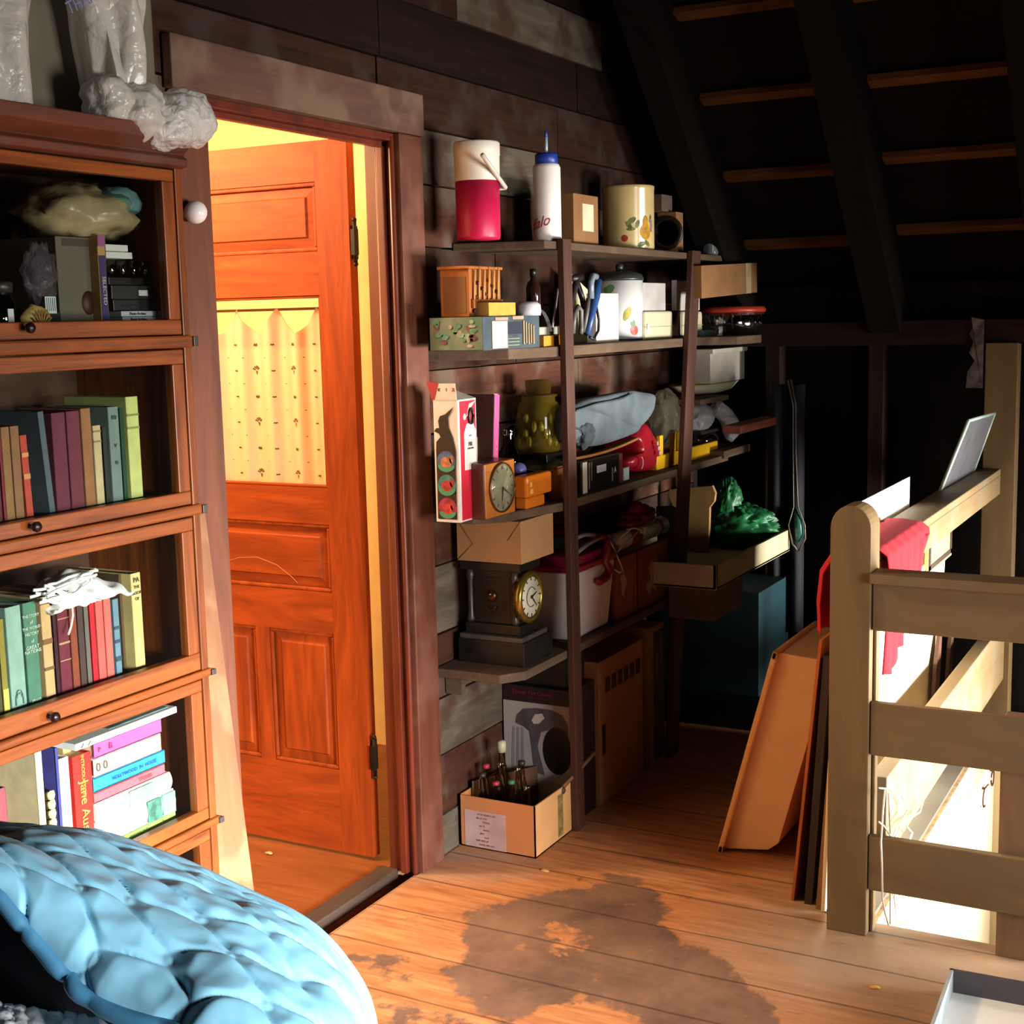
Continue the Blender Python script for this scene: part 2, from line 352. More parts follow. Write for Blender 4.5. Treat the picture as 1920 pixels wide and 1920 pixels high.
struct(fo)
# ---- gable wall of rough boards, with the doorway
brown = wood('#3d241a', '#22140e', 0, 5, 9, .85, .4, dirt='#3a2c26')
grey = wood('#6e6456', '#463d34', 0, 5, 9, .9, .4, dirt='#4e3a30')
dk = wood('#28180f', '#150c08', 0, 5, 9, .85, .4)
redb = wood('#553224', '#362018', 0, 5, 9, .85, .4, dirt='#5a4a3e')
m = MB(); rr = random.Random(3)
zb = [-.02, .12, .3, .47, .66, .86, 1.05, 1.24, 1.42, 1.60, 1.76, 1.93, 2.08, 2.24, 2.40, 2.56, 2.72, 2.9, 3.1, 3.3, 3.6, 4.0, 4.5, 5.2]
pal = [1, 3, 1, 3, 1, 3, 0, 3, 0, 0, 3, 1, 0, 2, 1, 2, 0, 0, 0, 2, 0, 0, 0]
for i in range(len(zb)-1):
    z0, z1 = zb[i]+.003, zb[i+1]-.003
    spans = [(-1.2, 2.3), (3.2, 5.4)] if z1 < 2.1 else [(-1.2, 5.4)]
    for a, b in spans:
        cuts = [a]+sorted(x for x in (rr.uniform(3.6, 4.6), rr.uniform(2.6, 3.1)) if a < x < b)+[b]
        if z1 > 2.4: cuts = [a]+[x for x in ((3.5, 4.5) if pal[i] == 1 else (3.9,)) if a < x < b]+[b]
        for j in range(len(cuts)-1):
            x0, x1 = cuts[j], cuts[j+1]; lim = 7.2-z1
            if x0 >= lim: continue
            x1 = min(x1, lim+.15); k = pal[i] if (j % 2 == 0 or pal[i] != 1) else rr.choice([0, 3])
            if z1 > 2.4 and pal[i] == 1: k = 1 if j == 1 else 0
            m.mat(k).box((x0+.002, WY+rr.uniform(-.0, .005), z0), (x1-.002, WY+.05, z1))
wg = struct(m.build('wall_back', [brown, grey, dk, redb]))
m = MB(); 
for x0, x1, z0, z1 in ((-1.2, 2.36, -.02, 5.2), (3.14, 5.4, -.02, 1.9), (3.14, 4.9, 1.9, 2.4), (2.36, 3.14, 2.05, 5.2), (3.14, 4.2, 2.4, 3.1)): m.box((x0, WY+.051, z0), (x1, WY+.085, z1))
struct(m.build('wall_back_lining', wood('#c9a878', '#b08c5c', 0)))
# ---- door casing and jambs
cas = wood('#6c3a26', '#4a2618', 2, 5, 8, .6, .2, coat=.15, dirt='#6c4434')
jmb = wood('#6a2814', '#481a0c', 2, 5, 8, .45, .15, coat=.3)
m = MB()
m.box((3.135, WY-.022, 0), (3.25, WY, 2.05)); struct(m.build('trim_1', cas, bev=.003))
m = MB(); m.box((2.27, WY-.022, 0), (2.37, WY, 2.05)); struct(m.build('trim_2', wood('#703c24', '#502818', 2, 5, 8, .55, .2, coat=.05), bev=.003))
cash = wood('#6a4836', '#4a3228', 0, 5, 8, .7, .3, dirt='#6e5644')
m = MB(); m.box((2.262, WY-.026, 2.052), (3.256, WY, 2.162)); struct(m.build('trim_3', cash, bev=.003))
m = MB(); m.box((3.13, WY-.004, 0), (3.15, WY+.088, 2.045)); m.box((3.112, WY+.02, 0), (3.13, WY+.04, 2.03)); m.tube([(3.125, WY-.001, 0), (3.125, WY-.001, 2.04)], .008); m.tube([(3.126, WY+.047, 0), (3.126, WY+.047, 2.03)], .005)
struct(m.build('trim_4', jmb, bev=.002))
m = MB(); m.box((2.35, WY-.004, 0), (2.37, WY+.088, 2.045)); struct(m.build('trim_5', jmb, bev=.002))
m = MB(); m.box((2.35, WY-.004, 2.03), (3.15, WY+.088, 2.05)); m.box((2.37, WY+.02, 2.015), (3.13, WY+.04, 2.03)); struct(m.build('trim_6', jmb, bev=.002))
m = MB(); m.box((2.37, WY+.06, -.03), (3.13, WY+.12, .004)); struct(m.build('trim_7', wood('#4a3a30', '#32261f', 0), bev=.004))
# ---- room beyond the doorway
cream = mat('#e8cf98', .8, var=.05)
m = MB(); m.box((1.2, WY+.086, -.08), (4.1, 4.3, -.03)); m.box((1.2, WY+.1, -.03), (4.1, 4.3, -.004)); struct(m.build('floor_beyond', wood('#8e5026', '#6c3616', 1, 5, 9, .45, .1, coat=.2)))
m = MB(); m.box((4.1, WY+.086, -.05), (4.15, 4.3, 2.4)); struct(m.build('wall_right_beyond', cream))
m = MB(); m.box((1.2, 4.3, -.05), (4.15, 4.35, 2.4)); struct(m.build('wall_far_beyond', cream))
m = MB(); m.box((1.15, WY+.086, -.05), (1.2, 4.35, 2.4)); struct(m.build('wall_left_beyond', cream))
m = MB(); m.box((1.15, WY+.086, 2.4), (4.15, 4.35, 2.45)); struct(m.build('ceiling_beyond', mat('#ffffff', .8, var=.0)))
m = MB(); m.box((2.35, WY+.088, 2.05), (4.1, WY+.095, 2.4)); m.box((3.15, WY+.088, -.03), (4.1, WY+.095, 2.05)); struct(m.build('wall_near_beyond', cream))
# ---- open panelled door, ajar at a right angle
LX0, LX1, LY0, LY1 = 3.16, 3.195, 2.18, 2.92
dw = wood('#963f10', '#66250a', 2, 5, 9, .6, .06, spec=.15)
dwh = wood('#963f10', '#66250a', 1, 5, 9, .6, .06, spec=.15)
door = thing('door_1', 'varnished five-panel wooden door standing open with a curtained pane', 'door', (LX0, LY0, .006)); del door['category']; struct(door)
H = 2.05; iy0, iy1 = .11, .63
m = MB(); m.box((0, 0, 0), (.035, iy0, H)); m.build('stile', dw, door, bev=.001)
m = MB(); m.box((0, iy1, 0), (.035, .74, H)); m.build('stile', dw, door, bev=.001)
for z0, z1 in ((0, .25), (.66, .78), (.98, 1.085), (1.63, 1.75), (1.94, H)):
    m = MB(); m.box((.0005, iy0, z0), (.0345, iy1, z1)); m.build('rail', dwh, door)
m = MB(); m.box((.0005, .345, .25), (.0345, .395, .66)); m.build('mullion', dw, door)
def panel(y0, y1, z0, z1):
    m = MB()
    for (a, b, c, d) in ((y0, y1, z0, z0+.012), (y0, y1, z1-.012, z1), (y0, y0+.012, z0+.012, z1-.012), (y1-.012, y1, z0+.012, z1-.012)):
        m.box((.003, a, c), (.012, b, d))
    m.build('moulding', dw, door, bev=.004)
    m = MB(); e = .038
    o_ = [(y0, z0), (y1, z0), (y1, z1), (y0, z1)]; i_ = [(y0+e, z0+e), (y1-e, z0+e), (y1-e, z1-e), (y0+e, z1-e)]; j_ = [(y0+e+.004, z0+e+.004), (y1-e-.004, z0+e+.004), (y1-e-.004, z1-e-.004), (y0+e+.004, z1-e-.004)]
    vs = [(.017, a, b) for a, b in o_]+[(.012, a, b) for a, b in i_]+[(.007, a, b) for a, b in j_]+[(.025, a, b) for a, b in o_]
    fs = [(8, 9, 10, 11), (12, 13, 14, 15)]+[(a+i, a+(i+1) % 4, a+4+(i+1) % 4, a+4+i) for a in (0, 4) for i in range(4)]+[(i, (i+1) % 4, 12+(i+1) % 4, 12+i) for i in range(4)]
    m.add(vs, fs); m.build('panel', dwh if y1-y0 > z1-z0 else dw, door)
panel(iy0, iy1, 1.75, 1.94); panel(iy0, iy1, .78, .98); panel(iy0, .345, .25, .66); panel(.395, iy1, .25, .66)
m = MB(); m.box((.015, iy0, 1.085), (.018, iy1, 1.63)); m.build('pane', glass('#ffffff', .98, .01), door)
m = MB()
for a, b, c, d in ((iy0, iy1, 1.085, 1.094), (iy0, iy1, 1.622, 1.63), (iy0, iy0+.008, 1.09, 1.63), (iy1-.008, iy1, 1.09, 1.63)): m.box((.004, a, c), (.014, b, d))
m.build('glazing_bead', dwh, door, bev=.003)
blk = mat('#1c1613', .5, .6, .1)
for hz in (1.725, .262):
    m = MB(); m.box((.008, -.0035, hz), (.035, 0, hz+.09)); m.tube([(.0, -.018, hz-.012), (.0, -.018, hz+.102)], .0055, 10); m.lathe([(0, -.008), (.007, -.004), (.007, .002), (0, .006)], (.0, -.018, hz+.106), 10); m.lathe([(0, -.008), (.007, -.004), (.007, .002), (0, .006)], (.0, -.018, hz-.014), 10)
    m.box((-.012, -.024, hz+.01), (.008, -.012, hz+.08)); m.build('hinge', blk, door)
m = MB(); m.tube([(-.001, .52, .84), (-.001, .45, .862), (-.001, .38, .868), (-.001, .31, .85), (-.001, .26, .82), (-.001, .235, .80)], .0010, 6); m.build('scratch', mat('#b06a44', .7), door, loc=(.008, 0, 0))
# curtain on the far side of the pane
cu = MB(); CX = LX1+.012
def cz(y): # scalloped top
    p = .142; t = ((y-LY0-.017) % p)/p; return 1.60+.006 - .075*(1-abs(2*t-1)**1.6)
def cx(y, z=1.3): return CX+.008*math.sin(y*62)+.004*math.sin(y*127+1)
cu.grid(lambda u, v: (cx(LY0+.09+.56*u), LY0+.09+.56*u, 1.06+(cz(LY0+.09+.56*u)-1.06)*v), 110, 20)
cu.mat(1)
def spot(y, z, pts):
    cu.add([(cx(y+a)-.0015, y+a, z+b) for a, b in pts], [tuple(range(len(pts)))])
for r in range(12):
    z = 1.50-r*.038
    for k in range(9):
        y = LY0+.10+k*.071+(.035 if r % 2 else 0)
        if y > LY0+.63: continue
        big = r % 4 == 2 and k % 2 == 0
        s = .0155 if big else (.0105 if (r % 4 == 0 and k % 2 == 0) else (.006 if r % 2 == 0 else .003))
        if big:
            for q in range(5):
                a = math.radians(15+q*30); a2 = math.radians(15+q*30+22)
                spot(y, z, [(s*.35*math.cos(a), s*.35*math.sin(a)), (s*math.cos(a), s*math.sin(a)), (s*math.cos(a2), s*math.sin(a2)), (s*.35*math.cos(a2), s*.35*math.sin(a2))])
            spot(y, z, [(-s*.12, -s*.7), (s*.12, -s*.7), (s*.3, 0), (-s*.3, 0)])
        else:
            spot(y, z, [(-s, -s*.2), (0, -s*.5), (s, -s*.2), (s*.4, s*.5), (0, s*.1), (-s*.4, s*.5)])
co = cu.build('curtain', [film('#ecc0a0', .93, .8), mat('#4a3a22', .9)])
tag(co, 'peach sheer curtain with small fan motifs behind the door pane', 'curtain')
m = MB(); m.grid(lambda u, v: (cx(LY0+.09+.56*u)+.003, LY0+.09+.56*u, 1.49+(cz(LY0+.09+.56*u)-1.49)*v), 110, 4); m.build('top_hem', film('#dc9878', .85, .8), co)
m = MB(); m.tube([(CX+.012, LY0+.08, 1.6), (CX+.012, LY0+.67, 1.6)], .004); m.build('rod', mat('#8a5a2a', .4, .5), co)
# ---- roof: rafters, battens, boards; knee wall
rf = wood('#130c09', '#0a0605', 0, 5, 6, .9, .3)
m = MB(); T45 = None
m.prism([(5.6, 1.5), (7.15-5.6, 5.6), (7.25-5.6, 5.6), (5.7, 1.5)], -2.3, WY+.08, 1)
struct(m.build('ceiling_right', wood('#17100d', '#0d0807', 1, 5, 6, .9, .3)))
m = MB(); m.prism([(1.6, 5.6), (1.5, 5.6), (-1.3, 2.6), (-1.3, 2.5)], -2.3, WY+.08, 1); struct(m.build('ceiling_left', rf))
n = 8
for y0, y1 in ((1.742, 1.84), (1.15, 1.264), (.56, .67), (-.03, .08), (-.62, -.51), (-1.21, -1.1)):
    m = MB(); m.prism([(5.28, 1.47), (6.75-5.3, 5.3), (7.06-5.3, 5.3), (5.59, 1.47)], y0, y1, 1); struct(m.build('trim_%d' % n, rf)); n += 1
bat = wood('#7a4c28', '#4e301a', 1, 5, 6, .8, .2)
for i, (a, b) in enumerate(((1.264, 1.742), (.67, 1.15), (.08, .56), (-.51, -.03))):
    for k, z in enumerate((3.03, 2.79, 2.55, 2.31, 2.07, 1.83)):
        zz = z+(.0 if i != 1 else .008)+.01*math.sin(3*i+k); x = 7.085-zz; m = MB()
        m.prism([(x-.055, zz), (x-.042, zz+.022), (x+.01, zz+.005), (x+.0, zz-.018)], a, b, 1)
        struct(m.build('trim_%d' % n, bat)); n += 1
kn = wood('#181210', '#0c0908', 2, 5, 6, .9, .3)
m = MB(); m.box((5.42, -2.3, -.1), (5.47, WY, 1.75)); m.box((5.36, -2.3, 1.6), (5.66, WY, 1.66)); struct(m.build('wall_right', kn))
m = MB(); m.box((5.3, -.6, 1.425), (5.41, WY, 1.515)); struct(m.build('trim_%d' % n, wood('#33221c', '#1e1410', 1, 5, 6, .9, .3))); n += 1
for y in (1.63, 1.22): 
    m = MB(); m.box((5.32, y, 0), (5.41, y+.055, 1.425)); struct(m.build('trim_%d' % n, wood('#33221c', '#1e1410', 2, 5, 6, .9, .3))); n += 1
# ---- rest of the attic behind the camera, with its windows and an added one for the left fill
m = MB()
wx0, wx1, wz0, wz1 = 1.15, 2.3, .5, 1.65
for a, b, c, d in ((-1.3, 0, -1.6, 5.6), (0, .9, -1.6, .7), (0, .9, 1.6, 5.6), (.9, wx0, -1.6, 5.6), (wx1, 3.45, -1.6, 5.6), (wx0, wx1, -1.6, wz0), (wx0, wx1, wz1, 5.6), (4.95, 5.5, -1.6, 5.6), (3.45, 4.95, -1.6, -.35), (3.45, 4.95, .95, 5.6)): m.box((a, -2.36, c), (b, -2.3, d))
struct(m.build('wall_front', brown))
m = MB(); m.box((-1.36, -2.36, -.1), (-1.3, 4.3, 3)); struct(m.build('wall_left', brown))
wf = mat('#c8bda4', .6)
for k, (a, b, c, d) in enumerate(((wx0, wx1, wz0, wz1), (3.45, 4.95, -.35, .95), (0, .9, .7, 1.6))):  # last frame is made up, only to house the left fill light
    m = MB()
    for q in ((a, a+.04, c, d), (b-.04, b, c, d), (a, b, c, c+.04), (a, b, d-.04, d)): m.box((q[0], -2.35, q[2]), (q[1], -2.29, q[3]))
    struct(m.build('window_%d' % (k+1), wf))
# ---- stairwell
pl = mat('#cdbb98', .85, var=.08, sc=4)
m = MB(); m.box((3.38, .78, -1.6), (5.42, .83, -.12)); struct(m.build('wall_stair_left', mat('#e6dcc4', .85, var=.06, sc=3, h2='#d8c4a0')))
m = MB(); m.box((5.36, -2.3, -1.6), (5.42, .78, .0)); struct(m.build('wall_stair_far', pl))
m = MB(); m.box((3.3, -2.3, -1.6), (3.36, .78, -.12)); struct(m.build('wall_stair_near', pl))
m = MB(); m.box((3.3, -2.3, -1.65), (5.42, .78, -1.6)); struct(m.build('floor_stair', wood('#9a8468', '#7a6248', 0)))
tm = mat('#b09a74', .8)
m = MB(); m.box((3.36, .768, -.13), (5.36, .779, -.004)); struct(m.build('trim_%d' % n, mat('#c2ab80', .8, var=.25, sc=30))); n += 1
# ================================================================ STAIR RAILING (olive-beige painted wood)
rp = wood('#7c6544', '#675136', 1, 4, 5, .6, .15, dirt='#705e42'); rpx = wood('#8a7250', '#745e40', 0, 4, 5, .6, .15, dirt='#7c705a'); rpz = wood('#786140', '#645032', 2, 4, 5, .6, .15)
rail = thing('stair_railing', 'olive-beige painted wooden railing round the stairwell opening', 'railing', (3.27, .8, 0))
def rb(name, a, b, mm, bev=.003, label=None):
    m = MB(); m.box(tuple(np.array(a)-(3.27, .8, 0)), tuple(np.array(b)-(3.27, .8, 0))); return m.build(name, mm, rail, bev=bev, label=label)
# newel with rounded top
m = MB(); pts = []
y0, y1, zt = -.028+.0, .072, 1.035
pts = [(y0, 0), (y1-.0, 0), (y1, zt)]
cy_, r_ = (y0+y1)/2, (y1-y0)/2
pts = [(y1, 0), (y1, zt)]+[(cy_+r_*math.cos(math.pi*k/14), zt+r_*1.15*math.sin(math.pi*k/14)) for k in range(1, 14)]+[(y0, zt), (y0, 0)]
m.prism(pts, 0, .09, 0); m.build('newel_post', rpz, rail, bev=.003, label='newel post with rounded top')
rb('rail_cap', (3.255, -1.2, .905), (3.345, .772, .93), rpx if 0 else rp)
rb('rail', (3.28, -1.2, .785), (3.305, .770, .905), rp); rb('rail', (3.275, -1.2, .472), (3.30, .770, .606), rp); rb('rail', (3.275, -1.2, .122), (3.30, .770, .263), rp)
rb('baluster', (3.302, .762, 0), (3.33, .771, .905), rpz)
rb('post', (3.305, .36, -.3), (3.39, .467, .59), wood('#8a6a4c', '#6f523a', 2, 4, 5, .7, .15), label='brown unpainted lower post')
rb('rail_cap', (3.36, .775, .942), (5.32, .872, .966), rpx); rb('rail', (3.36, .775, .872), (5.32, .795, .942), rpx)
rb('rail', (3.36, .745, .17), (5.32, .79, .39), rpx); rb('post', (5.28, .725, 0), (5.36, .84, 1.43), rpz, label='tall end post up to the wall plate')
# ================================================================ LEANING THINGS AROUND THE RAILING
m = MB(); L_ = .40; dz = .615; lean = .165; dep = .16   # tub end wall seen from the side
def tubp(h, d, x): # h 0..1 up, d depth 0..1 towards the railing
    return (x, -lean*h-dep*d, dz*h+.028*(1-d)*0+.02*d*0)
def tubsec(ins):
    P = []
    for (h, d) in ((.0+ins, 0), (.03+ins, .85), (.07+ins, 1), (.93-ins, 1), (.985-ins, .85), (1-ins, 0)): P.append((h, d))
    return P
sec = tubsec(0); xs_ = [(.02, .0), (.0, .0), (.0, 0), (L_, 0)]
def ring(x, ins, dsh):
    return [(x, -lean*h-dep*min(d, 1-dsh), dz*h) for h, d in tubsec(ins)]
A = ring(.012, .01, 0); B = ring(L_-.012, .01, 0)
m.add(A+B, [tuple(range(6)), tuple(range(11, 5, -1))]+[(i, i+1, 7+i, 6+i) for i in range(5)])
tub = m.build('storage_tub', mat('#f4cc98', .4, var=.04), loc=(3.645, 1.29, .0), solid=.004, bev=.012)
tag(tub, 'amber translucent shallow plastic tub leaning on its side against the railing', 'storage tub')
m = MB(); m.box((-.012, -.004, .0), (L_+.012, .016, .622), T=Matrix.Rotation(math.atan2(lean, dz), 4, 'X'))
rim = MB()
RT_ = Matrix.Rotation(math.atan2(lean, dz), 4, 'X')
for a, b in (((-.014, -.012, 0), (.012, .004, .64)), ((L_-.012, -.012, 0), (L_+.014, .004, .64)), ((-.014, -.012, 0), (L_+.014, .004, .025)), ((-.014, -.012, .615), (L_+.014, .004, .64))): rim.box(a, b, T=RT_)
rim.build('rim', mat('#f0c080', .35, var=.03), tub, bev=.004)
def sheet(name, pts, th, mm, label, cat, axis=(0, 1, 0), group=None, bev=0):
    P = [Vector(p) for p in pts]; o = P[0].copy(); a = Vector(axis)*th; n_ = len(P); m = MB()
    m.add([p-o for p in P]+[p-o+a for p in P], [tuple(range(n_)), tuple(range(2*n_-1, n_-1, -1))]+[(i, (i+1) % n_, n_+(i+1) % n_, n_+i) for i in range(n_)])
    return tag(m.build(name, mm, loc=o, bev=bev), label, cat, group)
sheet('board', [(3.40, .995, 0), (4.25, .995, 0), (4.25, .925, .72), (3.40, .925, .72)], .008, wood('#c87038', '#a05424', 2, 5), 'thin orange-edged board leaning behind the newel post', 'board')
sheet('dark_board', [(3.395, .945, .0), (4.1, .945, 0), (4.1, .90, .68), (3.395, .90, .68)], .02, wood('#3a3028', '#28201a', 2, 5), 'dark board leaning between the orange board and the newel post', 'board')
sheet('stick', [(3.375, .915, 0), (3.393, .915, 0), (3.393, .885, .42), (3.375, .885, .42)], .014, wood('#9a7048', '#7a5434', 2, 5), 'short brown stick standing behind the newel post', 'stick')
p1, p2 = W(1573, 962, .885), W(1706, 894, .885)
sheet('white_board', [(p1[0], .885, .74), (p2[0], .885, .74), (p2[0], .885, p2[2]), (p1[0], .885, p1[2])], .004, mat('#fbfaf6', .5, var=.02), 'blank white board standing up behind the rail by the newel', 'board')
q = [W(1764, 922, .86), W(1822, 896, .86), W(1866, 775, .775), W(1818, 789, .775)]
pane = sheet('picture_glass', [tuple(v) for v in q], .006, mat('#66666c', .35, .1), 'grey pane with pale green edges leaning up at the far end of the rail', 'picture glass')
m = MB(); qq = [Vector(v)-Vector(q[0]) for v in q]
for a, b in ((0, 3), (3, 2), (1, 2)): m.tube([qq[a]+Vector((0, .003, 0)), qq[b]+Vector((0, .003, 0))], .006, 6)
m.build('edge', mat('#a8bdb0', .3), pane)
# red cloth over the rail
m = MB()
path = [(.70, .955), (.74, .72), (.728, .80), (.722, .9), (.728, .985), (.75, 1.008), (.80, 1.012), (.86, 1.008), (.895, .985), (.93, .93), (.95, .85), (.955, .77)]
path = [(.762, .655), (.764, .77), (.762, .88), (.764, .955), (.776, .972), (.82, .978), (.865, .976), (.888, .955), (.925, .90), (.935, .82), (.93, .74)]
def cl(u, v):
    t = v*(len(path)-1); i = min(int(t), len(path)-2); f = t-i; y = path[i][0]*(1-f)+path[i+1][0]*f; z = path[i][1]*(1-f)+path[i+1][1]*f
    fold = math.sin(u*19+math.sin(v*5))*.013*(1-max(0, 1-abs(v-.45)*5)); hang = max(0, 1-v/.28)
    x = 3.363+(.50-.1*hang)*u+.01*math.sin(v*9)
    z += .20*hang*(u**1.5)-.02*hang*math.sin(u*10)**2; y -= abs(fold)*1.1 if v < .45 else -fold
    return (x-3.37, y-.8, z)
m.grid(cl, 60, 60)
tag(m.build('red_cloth', mat('#b4081e', .9, var=.1, sc=40), loc=(3.37, .8, 0), solid=.003), 'bright red cloth draped over the receding rail beside the newel', 'cloth')
# things standing behind the receding rail, lit by the stair window
m = MB(); a = W(1655, 1200, .93); 
sheet('cream_board', [(3.365, .90, 0.0), (4.78, .90, 0.0), (4.78, .868, .90), (3.365, .868, .90)], .012, mat('#efe2c4', .7, var=.04, sc=6), 'large cream board leaning behind the receding rail', 'board', bev=.002)
fr = thing('framed_picture', 'small dark-bordered wooden tray picture leaning behind the rail', 'picture', (4.45, .845, .74), 0)
m = MB(); m.box((-.17, -.01, 0), (.22, .0, .17)); m.build('backing', wood('#c8a878', '#b08c5c', 0), fr)
m = MB()
for q in ((-.16, -.135, .01, .16), (.19, .21, .01, .16), (-.16, .21, .01, .025), (-.16, .21, .145, .16)): m.box((q[0], -.013, q[2]), (q[1], -.011, q[3]))
m.build('border', mat('#3a2a20', .6), fr)
for i, (px, w_, z0, z1) in enumerate(((1738, .10, .32, .56), (1763, .09, .32, .62))):
    x = W(px, 1290, .90)[0]
    sheet('wooden_plank', [(x-w_/2, .875, .0), (x+w_/2, .875, .0), (x+w_/2, .86, z1), (x-w_/2, .86, z0+.06)], .012, wood('#6a4a3a', '#3a2820', 2, 5), ('left' if i == 0 else 'right')+' of two dark slant-topped planks leaning on the cream board', 'plank')
m = MB(); rr = random.Random(9)
WL = [[(150,200),(210,205),(240,215),(290,245)],[(210,210),(190,420),(170,740),(180,1000),(185,1300),(210,1450),(245,1570)],[(245,250),(255,460),(265,650),(262,1000),(265,1310),(262,1560)],[(150,540),(200,580),(265,680),(290,690),(330,590),(430,430),(420,360),(380,280)],[(300,710),(400,540),(560,440),(600,300)],[(430,590),(485,650),(450,740),(400,1000),(300,1290),(320,1420),(325,1580)],[(360,1300),(420,1390),(455,1320)],[(450,1380),(520,1510),(460,1620)],[(370,1510),(430,1600)],[(290,690),(300,1000),(360,1300)],[(455,1320),(440,1000),(450,740)]]
for L in WL: m.tube([Vector(W(1620+a/5.333, 1440+b/5.333, .722))-Vector((3.42, .73, 0)) for a, b in L], .0024, 6)
tag(m.build('wire_rack', mat('#f2ece0', .3, .2), loc=(3.42, .73, 0)), 'tangle of bent white wires standing in the stairwell beside the newel', 'wire rack')
# wall hooks on the stairwell wall
for i, (px, py) in enumerate(((1858, 1458), (1843, 1495))):
    p = W(px, py, .775); m = MB(); r_ = .03 if i == 0 else .035
    m.tube([(r_*math.cos(a), -.006-.0*a, r_*math.sin(a)) for a in np.linspace(math.pi*.5 if i else -math.pi, math.pi*1.6 if i else math.pi*.9, 18)], .003, 6)
    if i: m.tube([(0, -.006, r_), (.07, -.006, r_*.8)], .003, 6)
    m.box((-.004, -.006, r_-.004), (.004, .003, r_+.004))
    tag(m.build('wire_hook', mat('#5a2c24', .5, .3), loc=tuple(p)), ('rusty ring hook on the stairwell wall' if i == 0 else 'rusty open wire hook below the ring hook on the stairwell wall'), 'hook')
# torn paper by the end post
m = MB(); m.add([(.004*math.sin(y*90+z*40), y, z) for y, z in ((.0, 0), (.045, .01), (.04, -.03), (.052, -.05), (.035, -.08), (.05, -.12), (.03, -.15), (.055, -.19), (.06, -.25), (.0, -.25))], [tuple(range(10))])
tag(m.build('torn_paper', mat('#6e625a', .9, var=.35, sc=25), loc=(5.27, .845, 1.515), solid=.002), 'torn greyish paper hanging beside the tall end post', 'paper')
# white-filled tray lower right corner
c0 = G(1785, 1862, .05)
tr = thing('shallow_tray', 'dark-sided shallow open box with white inside on the floor', 'tray', (2.93, .30, 0), math.radians(2))
X0, X1, Y0_, Y1_ = -.42, .145, -.6, .225
m = MB(); m.box((X0, Y0_, 0), (X1, Y1_, .006)); m.build('base', mat('#f6f6f4', .6, var=.01), tr)
m = MB()
for a, b in (((X1-.008, Y0_, 0), (X1, Y1_, .06)), ((X0, Y0_, 0), (X0+.008, Y1_, .06)), ((X0, Y0_, 0), (X1, Y0_+.008, .06))): m.box(a, b)
m.build('side', mat('#4a464c', .6), tr)
m = MB(); m.box((X0, Y1_-.008, 0), (X1, Y1_, .06)); m.build('side', mat('#a8b4bc', .6), tr, label='pale blue-grey side')

m = MB(); m.box((3.362, .781, 0), (5.3, .90, .004)); struct(m.build('trim_%d' % n, mat('#6a665e', .8, var=.1, sc=6))); n += 1
# ================================================================ BARRISTER BOOKCASE
BY = 1.71; BXR = 1.955; BXL = 1.225; BYB = 1.992
def bz(y): return W(342, y, BY)[2]
oak = wood('#984e1c', '#54260a', 0, 6, 14, .4, .1, coat=.2); oakz = wood('#8e481a', '#50240a', 2, 6, 14, .4, .1, coat=.2); oakd = wood('#7c4020', '#5a2c16', 0, 6, 9, .5, .1, coat=.2)
ink = wood('#5a3a28', '#3c2518', 0, 4, 7, .7, .1)
LV = [[bz(y) for y in r] for r in ((318, 343, 599, 628, 652), (652, 682, 923, 949, 970), (970, 998, 1234, 1268, 1284), (1284, 1309, 1537, 1560, 1576))]
dzz = LV[3][0]-LV[3][4]; LV.append([v-dzz for v in LV[3]]); ZBOT = LV[4][4]
bc = thing('barrister_bookcase', 'tall glass-fronted stacking bookcase of orange-brown oak left of the door', 'bookcase', (BXL, BY, 0))
def bb(name, a, b, mm, bev=.002, parent=None, label=None):
    m = MB(); o = (BXL, BY, 0); m.box(tuple(np.array(a)-o), tuple(np.array(b)-o)); return m.build(name, mm, parent or bc, bev=bev, label=label)
ZT = LV[0][0]
bb('side_panel', (BXR-.018, BY, 0), (BXR, BYB, ZT+.03), oakz); bb('side_panel', (BXL, BY, 0), (BXL+.018, BYB, ZT+.03), oakz)
bb('back_panel', (BXL+.018, BYB-.01, 0), (BXR-.018, BYB, ZT), ink)
m = MB(); pr_ = [(.0, ZT), (-.012, ZT+.004), (-.014, ZT+.016), (-.004, ZT+.024), (-.03, ZT+.044), (-.034, ZT+.066), (.28, ZT+.066), (.28, ZT)]
m.prism([(a, b) for a, b in pr_], -.02, BXR-BXL+.004, 0); m.build('cornice', wood('#6a3218', '#44200f', 0, 6, 9, .6, .15, dirt='#5e3828'), bc, bev=.002)
